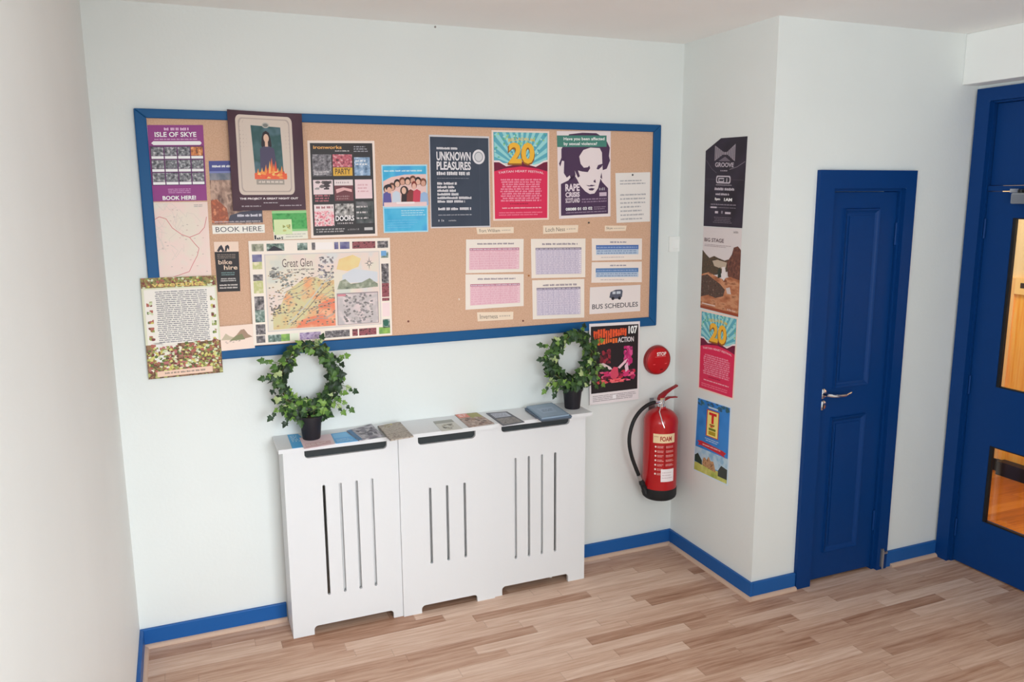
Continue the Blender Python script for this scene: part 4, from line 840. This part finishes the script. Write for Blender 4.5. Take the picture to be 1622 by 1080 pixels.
for k in range(7):
    v = .22+k*.085; P.disc(.17, v+.02, .035, .018, (240, 224, 220), 2, 10); P.greek(.24, v, .5, v+.045, 2, (236, 190, 186), 2, .5, .3)
    if k < 5: P.greek(.58, v, .95, v+.045, 2, (236, 190, 186), 2, .5, .3)
P.rect(.535, .2, .56, .62, (120, 10, 16), 2)
patch(P, .4, .66, .97, .9, (240, 226, 228), 4); P.greek(.45, .7, .9, .85, 3, (200, 180, 184), 6, .4, .15, .2)
P.build('label', None, None, parent=fe); 

# ================================================================== RADIATOR AND COVER
YR_ = -.2017; TH = .016; ZT = .897
rc = thing('radiator_cover', ((CX0+CX1)/2, -.1, 0), 'white slotted radiator cover below the noticeboard', 'radiator cover')
SEAM0, SEAM1 = 1.1635, 1.638
def front(x0, x1, yf, nl, nr, nz, slots, sz0, sz1, fl, fr, fz, name):
    r = .018
    out = [(x0, 0), (fl, 0)]+[(fl, fz-r)]+arc(fl+r, fz-r, r, 180, 90, 5)[1:]+arc(fr-r, fz-r, r, 90, 0, 5)+[(fr, 0), (x1, 0), (x1, ZT)]
    out += [(nr, ZT)]+arc(nr-r, nz+r, r, 0, -90, 5)+arc(nl+r, nz+r, r, 270, 180, 5)+[(nl, ZT), (x0, ZT)]
    holes = []
    for sx in slots:
        h = .0065; holes.append(arc(sx, sz1-h, h, 0, 180, 6)+arc(sx, sz0+h, h, 180, 360, 6))
    vs, fs = plate(out, holes, TH)
    fp = MBp(MB().add([(v.x, yf+TH/2+v.z, v.y) for v in vs], fs, M_WHITE), name, rc, .0015, 1)
    MBp(MB().box(nl-.016, nr+.016, yf+TH+.001, yf+TH+.006, .835, ZT-.002, mat((52, 56, 58), .8)), 'dark_strip', fp)  # dark strip added behind the top opening to make it read dark
front(CX0, SEAM0, YR_, .738, 1.112, .852, (.816, .890, .964, 1.036), .182, .718, .741, 1.117, .041, 'front_panel')
front(SEAM0+.0008, SEAM1-.0008, YR_-.010, 1.258, 1.545, .851, (1.311, 1.396, 1.485), .246, .634, 1.255, 1.543, .038, 'front_panel')
front(SEAM1, CX1, YR_, 1.684, 2.057, .858, (1.757, 1.830, 1.902, 1.977), .182, .719, 1.680, 2.053, .046, 'front_panel')
for x0, x1 in ((CX0, CX0+TH), (CX1-TH, CX1)): MBp(MB().box(x0, x1, YR_+TH, -.018, 0, ZT, M_WHITE), 'side_panel', rc, .0015)
vs, fs = plate([(.625, -.002), (.625, -.232)]+[(SEAM0, -.232), (SEAM0, -.240), (SEAM1, -.240), (SEAM1, -.232), (2.17, -.232), (2.17, -.002)], [], .018)
MBp(MB().add([(v.x, v.y, ZT+.009+v.z) for v in vs], fs, M_WHITE), 'top_shelf', rc, .003)
ZS = ZT+.018
# the radiator itself, seen through the slots
rx0, rx1 = .86, 1.94
ra = thing('radiator', ((rx0+rx1)/2, -.09, .12), 'white panel radiator seen through the slots of its cover', 'radiator')
mb = MB().box(rx0, rx1, -.172, -.160, .16, .78, mat((214, 214, 214), .4))
n = 24
for i in range(n):
    x = rx0+.02+(rx1-rx0-.04)*(i+.5)/n; mb.box(x-.014, x+.014, -.180, -.1722, .19, .75, mat((214, 214, 214), .4))
MBp(mb, 'panel', ra, .002)
for bx in (rx0+.1, rx1-.13): MBp(MB().box(bx, bx+.03, -.159, -.0005, .3, .34, M_STEEL), 'bracket', ra)
MBp(MB().tube([(rx1+.0, -.12, .185), (rx1+.05, -.12, .185), (rx1+.05, -.12, .0)], .009, mat((200, 196, 190), .4), 10), 'pipe', ra)

# ================================================================== LEAFLETS ON THE SHELF
NZ = (0, 0, 1)
def sheet(px, z, bg, thick=.0012, seed=50, outline=None):
    return Print([un(a, b, 2, ZS+z) for a, b in px], NZ, bg, thick=thick, seed=seed)
def lay(P, name, label, cat='leaflet', group='leaflets on the radiator cover'): return P.build(name, label, cat, group)
CY = (78, 164, 216)
P = sheet([(455, 688.5), (472, 687), (494, 706), (463, 710)], .0016, CY, seed=50); P.greek(.15, .1, .85, .6, 5, (206, 228, 240), 2, .45, .3, .2); lay(P, 'leaflet', 'bright blue leaflet lying left of the left plant pot')
P = sheet([(474, 693), (524, 687), (530, 703), (482, 711)], .0034, (222, 196, 200), seed=51); P.rect(.08, .6, .9, .9, (206, 170, 172), 1); P.greek(.1, .65, .8, .85, 2, (240, 226, 224), 2, .5, .2); lay(P, 'paper_sheet', 'pale pink sheet lying under the left plant pot', 'paper')
P = sheet([(524, 687), (548, 683.5), (568, 698), (532, 702.5)], .0016, (100, 172, 226), seed=52); P.rect(.05, .08, .95, .5, (126, 190, 234), 1); P.greek(.1, .6, .9, .9, 3, (190, 220, 240), 2, .4, .3); lay(P, 'leaflet', 'sky blue leaflet lying right of the left plant pot')
gz_ = picture([(96, 92, 100), (140, 136, 144), (180, 176, 182), (110, 106, 116)], 26, 4, 3)
P = sheet([(549, 682), (588, 671), (606, 689), (569, 697.5)], .0062, gz_, .0045, 53); P.rect(.0, .0, .16, 1, (66, 110, 150), 1.2); P.blobs(.25, .2, .9, .85, 16, [(120, 116, 126), (170, 166, 170), (90, 86, 96)], .12, .1, 2); lay(P, 'magazine', 'grey magazine fanned against the stack left of centre', 'magazine')
bg_ = picture([(120, 106, 98), (150, 138, 128), (176, 166, 154), (104, 94, 88)], 60, 4, 4)
for k in range(3):
    o = [(598+k*.6, 674.5), (632+k*.8, 668.0), (655-k*.3, 690.3), (618+k*.5, 696.6)]
    P = sheet(o, .0064+k*.0064, bg_ if k == 2 else (150, 144, 140), .006, 54+k)
    if k == 2: P.greek(.08, .1, .92, .6, 8, (190, 182, 172), 2, .45, .2, .1); P.blobs(.2, .0, .6, .25, 8, [(180, 170, 120), (150, 140, 110)], .06, .05, 3)
    lay(P, 'booklet', ['bottom booklet of the grey-brown stack', 'middle booklet of the grey-brown stack', 'top grey-brown booklet of the stack, covered in small print'][k], 'booklet', 'stack of grey-brown booklets')
P = sheet([(686, 667.5), (715, 664), (733, 679), (700, 683)], .002, (196, 194, 186), .0016, 58); P.rect(.0, .0, 1, .28, (150, 150, 142), 1); P.blobs(.2, .4, .8, .9, 14, [(130, 126, 116), (170, 166, 150), (100, 100, 92)], .1, .08, 2); lay(P, 'leaflet', 'small pale grey leaflet lying at the middle of the shelf')
P = sheet([(720, 656.5), (755, 653), (783, 670), (743, 676.5)], .003, picture([(120, 100, 92), (170, 150, 140), (140, 110, 96)], 40, 3, 3), .0026, 59); P.rect(.02, .02, .5, .3, (214, 128, 112), 1); P.rect(.5, .02, .98, .4, (156, 150, 96), 1); P.greek(.1, .05, .45, .25, 2, WHT, 2, .5, .3); P.blobs(.05, .35, .95, .95, 26, [(110, 90, 84), (190, 170, 160), (150, 120, 104)], .08, .07, 2); lay(P, 'leaflet', 'brown leaflet with a red and olive top edge')
P = sheet([(770, 654), (803, 651.5), (831, 668), (797, 674)], .003, (92, 92, 100), .0026, 60); P.rect(.12, .08, .88, .42, (176, 178, 190), 1); P.greek(.16, .12, .84, .38, 3, (110, 112, 124), 2, .5, .2); P.rect(.08, .5, .92, .95, picture([(90, 84, 84), (140, 134, 130), (110, 104, 104)], 50, 3, 2), 1); lay(P, 'leaflet', 'dark grey leaflet with a pale panel, beside the blue-grey booklets')
for k in range(3):
    o = [[(832, 648), (876, 641), (905, 660.5), (858, 666)], [(831, 646), (878, 639.5), (906, 658.5), (856, 664)], [(834, 643.5), (874, 637.5), (902, 656), (858, 662)]][k]
    P = sheet(o, .0075+k*.0078, [(74, 82, 92), (84, 100, 118), (132, 152, 172)][k], .007, 61+k)
    if k == 2: P.rect(.05, .05, .95, .95, (146, 166, 186), 1); P.poly([(.2, .3), (.8, .3), (.75, .7), (.25, .7)], (158, 176, 196), 2); P.greek(.3, .42, .75, .6, 2, (92, 106, 130), 3, .5, .3)
    lay(P, 'booklet', ['bottom dark booklet of the blue-grey stack by the right plant', 'middle booklet of the blue-grey stack by the right plant', 'top pale blue-grey booklet of the stack by the right plant'][k], 'booklet', 'stack of blue-grey booklets')

# ================================================================== IVY WREATH PLANTS
LV = [mat(c, .45, k=1.0) for c in ((38, 64, 34), (54, 84, 40), (30, 50, 30), (78, 112, 52))]
LVL = [mat(c, .45, k=1.0) for c in ((122, 156, 72), (170, 186, 130), (104, 142, 58))]
LEAF = [(0, 0), (.22, -.10), (.46, -.02), (.40, .18), (.58, .36), (.30, .46), (.20, .72), (0, 1.0), (-.20, .72), (-.30, .46), (-.58, .36), (-.40, .18), (-.46, -.02), (-.22, -.10)]
def ivy(x, y, base, cz, rx, rz, label, seed, top_thin, tilt):
    rn = random.Random(seed); t = thing('ivy_plant', (x, y, base), label, 'plant', 'wreath-shaped ivy plants')
    pr, ph = .052, .108
    MBp(MB().lathe([(0, 0), (.038, 0), (.040, .004), (.049, ph-.014), (.053, ph-.014), (.054, ph), (.050, ph), (.048, ph-.012), (.0005, ph-.012)], (x, y, base), mat((30, 28, 34), .5), 32), 'pot', t)
    MBp(MB().lathe([(0, 0), (.047, 0), (.035, .006), (.0005, .01)], (x, y, base+ph-.0115), mat((52, 40, 32), .9), 24), 'soil', t)
    ct, st = math.cos(tilt), math.sin(tilt)
    def ring(a, dr=0, dy=0): return Vector((x+(rx+dr)*math.cos(a)*ct, y+dy+(rx+dr)*math.cos(a)*st, cz+(rz+dr)*math.sin(a)))
    st_ = MB().tube([ring(2*PI*k/48) for k in range(48)], .004, mat((74, 62, 40), .7), 8, True)
    for w in range(3):
        st_.tube([ring(-PI/2+(k/46)*2*PI*.985, .012*math.sin(k*.7+w*2.1), .012*math.cos(k*.7+w*2.1)) for k in range(47)], .0022, mat((92, 104, 60), .6), 6)
    for sx in (-.012, .012): st_.tube([(x+sx, y, base+ph-.02), (x+sx*1.5, y, cz-rz*.98)], .0035, mat((74, 62, 40), .7), 6)
    MBp(st_, 'hoop', t)
    fo = MB()
    def leaf(p, nrm, upv, size, mt):
        nrm = nrm.normalized(); upv = (upv-nrm*upv.dot(nrm)).normalized(); sd = upv.cross(nrm); f = .25+.2*rn.random(); dr = .2+.25*rn.random()
        vs = [p+upv*(q*size)+sd*(w*size)+nrm*((-abs(w)*f - q*q*dr)*size) for w, q in LEAF]; vs.append(p+upv*(.3*size)+nrm*(.02*size)); c = len(LEAF)
        fo.add(vs, [(k, (k+1) % c, c) for k in range(c)], mt)
    N_ = 560
    for i in range(N_):
        a = rn.random()*2*PI; lowness = (1-math.sin(a))/2            # fuller at the bottom
        if rn.random() > (1-top_thin)+top_thin*min(1, lowness*1.25+.18): continue
        rr = .024+.030*lowness; ph_ = rn.random()*2*PI; q = rr*math.sqrt(rn.random())
        o = Vector((math.cos(a)*ct, math.cos(a)*st, math.sin(a))); dep = Vector((-st, ct, 0))
        off = o*math.cos(ph_)+dep*math.sin(ph_)
        p = ring(a)+off*q*(.75 if math.cos(ph_) < 0 else 1.1)
        nrm = off*.6+Vector((.1, -.9, .3))*.9+Vector((rn.gauss(0, .4), rn.gauss(0, .4), rn.gauss(0, .4)))
        upv = off*.7+Vector((rn.gauss(0, .6), 0, rn.gauss(0, .6)-.3))
        fo_m = rn.choice(LV) if rn.random() < .84 else rn.choice(LVL)
        p.y = min(p.y, -.045); leaf(p, nrm, upv, .022+.016*rn.random(), fo_m)
    # a few sprigs reaching outward
    for a, l in ((2.6, .075), (2.95, .055), (3.75, .08), (-.25, .075), (-.6, .095), (-.75, .07), (.5, .05), (1.2, .035), (-2.2, .06)):
        b = ring(a, .02); o = Vector((math.cos(a)*ct, -.2, math.sin(a)-.25)).normalized(); e = b+o*l
        fo.tube([b, (b+e)/2+Vector((0, 0, .004)), e], .0013, LV[3], 5)
        leaf(e, Vector((.1, -1, .3)), o, .03, rn.choice(LV+LVL[2:])); leaf((b+e)/2, Vector((-.2, -1, .4)), o+Vector((0, 0, .5)), .024, rn.choice(LVL)); leaf(e-o*.02, Vector((.3, -1, .4)), o+Vector((.3, 0, -.3)), .022, rn.choice(LV))
    MBp(fo, 'foliage', t)
ivy(.785, -.118, ZS+.0036, 1.195, .122, .142, 'ivy wreath in a black pot on the left end of the radiator cover', 5, .55, .12)
ivy(2.117, -.112, ZS, 1.172, .124, .122, 'ivy wreath in a black pot on the right end of the radiator cover', 9, .35, .2)

# ------------------------------------------------------------------ hall notice
P = Print([(HX-.033, .098, 1.415), (HX-.033, -.03, 1.415), (HX-.033, -.03, 1.30), (HX-.033, .098, 1.30)], (-1, 0, 0), (232, 196, 130), .003, seed=70); P.rect(.3, .3, .8, .62, (60, 46, 36), 1)
P.build('wall_plaque', 'small cream plaque with a dark mark, on the wall behind the glazed door', 'plaque')

# ================================================================== LIGHT
def area(name, loc, rot, sx, sy, energy, col, spread=PI):
    l = bpy.data.lights.new(name, 'AREA'); l.shape = 'RECTANGLE'; l.size = sx; l.size_y = sy; l.energy = energy; l.color = col; l.spread = spread
    o = bpy.data.objects.new(name, l); COL.objects.link(o); o.location = loc; o.rotation_euler = rot; return o
area('window_daylight', ((WX0+WX1)/2, YF-.03, (WZ0+WZ1)/2), (math.radians(90), 0, 0), WX1-WX0-.12, WZ1-WZ0-.12, 42, (.905, .972, 1.0))
area('low_wall_fill', ((WX0+WX1)/2, YF-.02, (WZ0+WZ1)/2), (math.radians(90-17), 0, math.radians(11)), WX1-WX0-.12, WZ1-WZ0-.12, 11, (.89, .945, 1.0), math.radians(48))  # added narrow beam that brightens the lower left of the back wall
area('side_window_fill', (-.03, (VY0+VY1)/2, (VZ0+VZ1)/2), (math.radians(98), 0, math.radians(-90)), VY1-VY0-.12, VZ1-VZ0-.12, 66, (.915, .978, 1.0))  # fill lamp in the added side window, for return wall and ceiling
area('hall_lamp', (5.0, -.9, ZC-.02), (0, 0, 0), .5, 2.0, 52, (1.0, .84, .62))
w = bpy.data.worlds.new('sky'); S.world = w; w.use_nodes = True
bgn = w.node_tree.nodes['Background']; bgn.inputs[0].default_value = (.75, .87, 1, 1); bgn.inputs[1].default_value = 1.0
S.view_settings.view_transform = 'Standard'; S.view_settings.look = 'None'; S.view_settings.gamma = 1; S.view_settings.use_curve_mapping = False
S.view_settings.exposure = -0.08
c = S.cycles
c.max_bounces = 10; c.diffuse_bounces = 6; c.glossy_bounces = 4; c.transmission_bounces = 6; c.transparent_max_bounces = 12
c.use_denoising = True; c.sample_clamp_indirect = 6; c.caustics_reflective = False; c.caustics_refractive = False
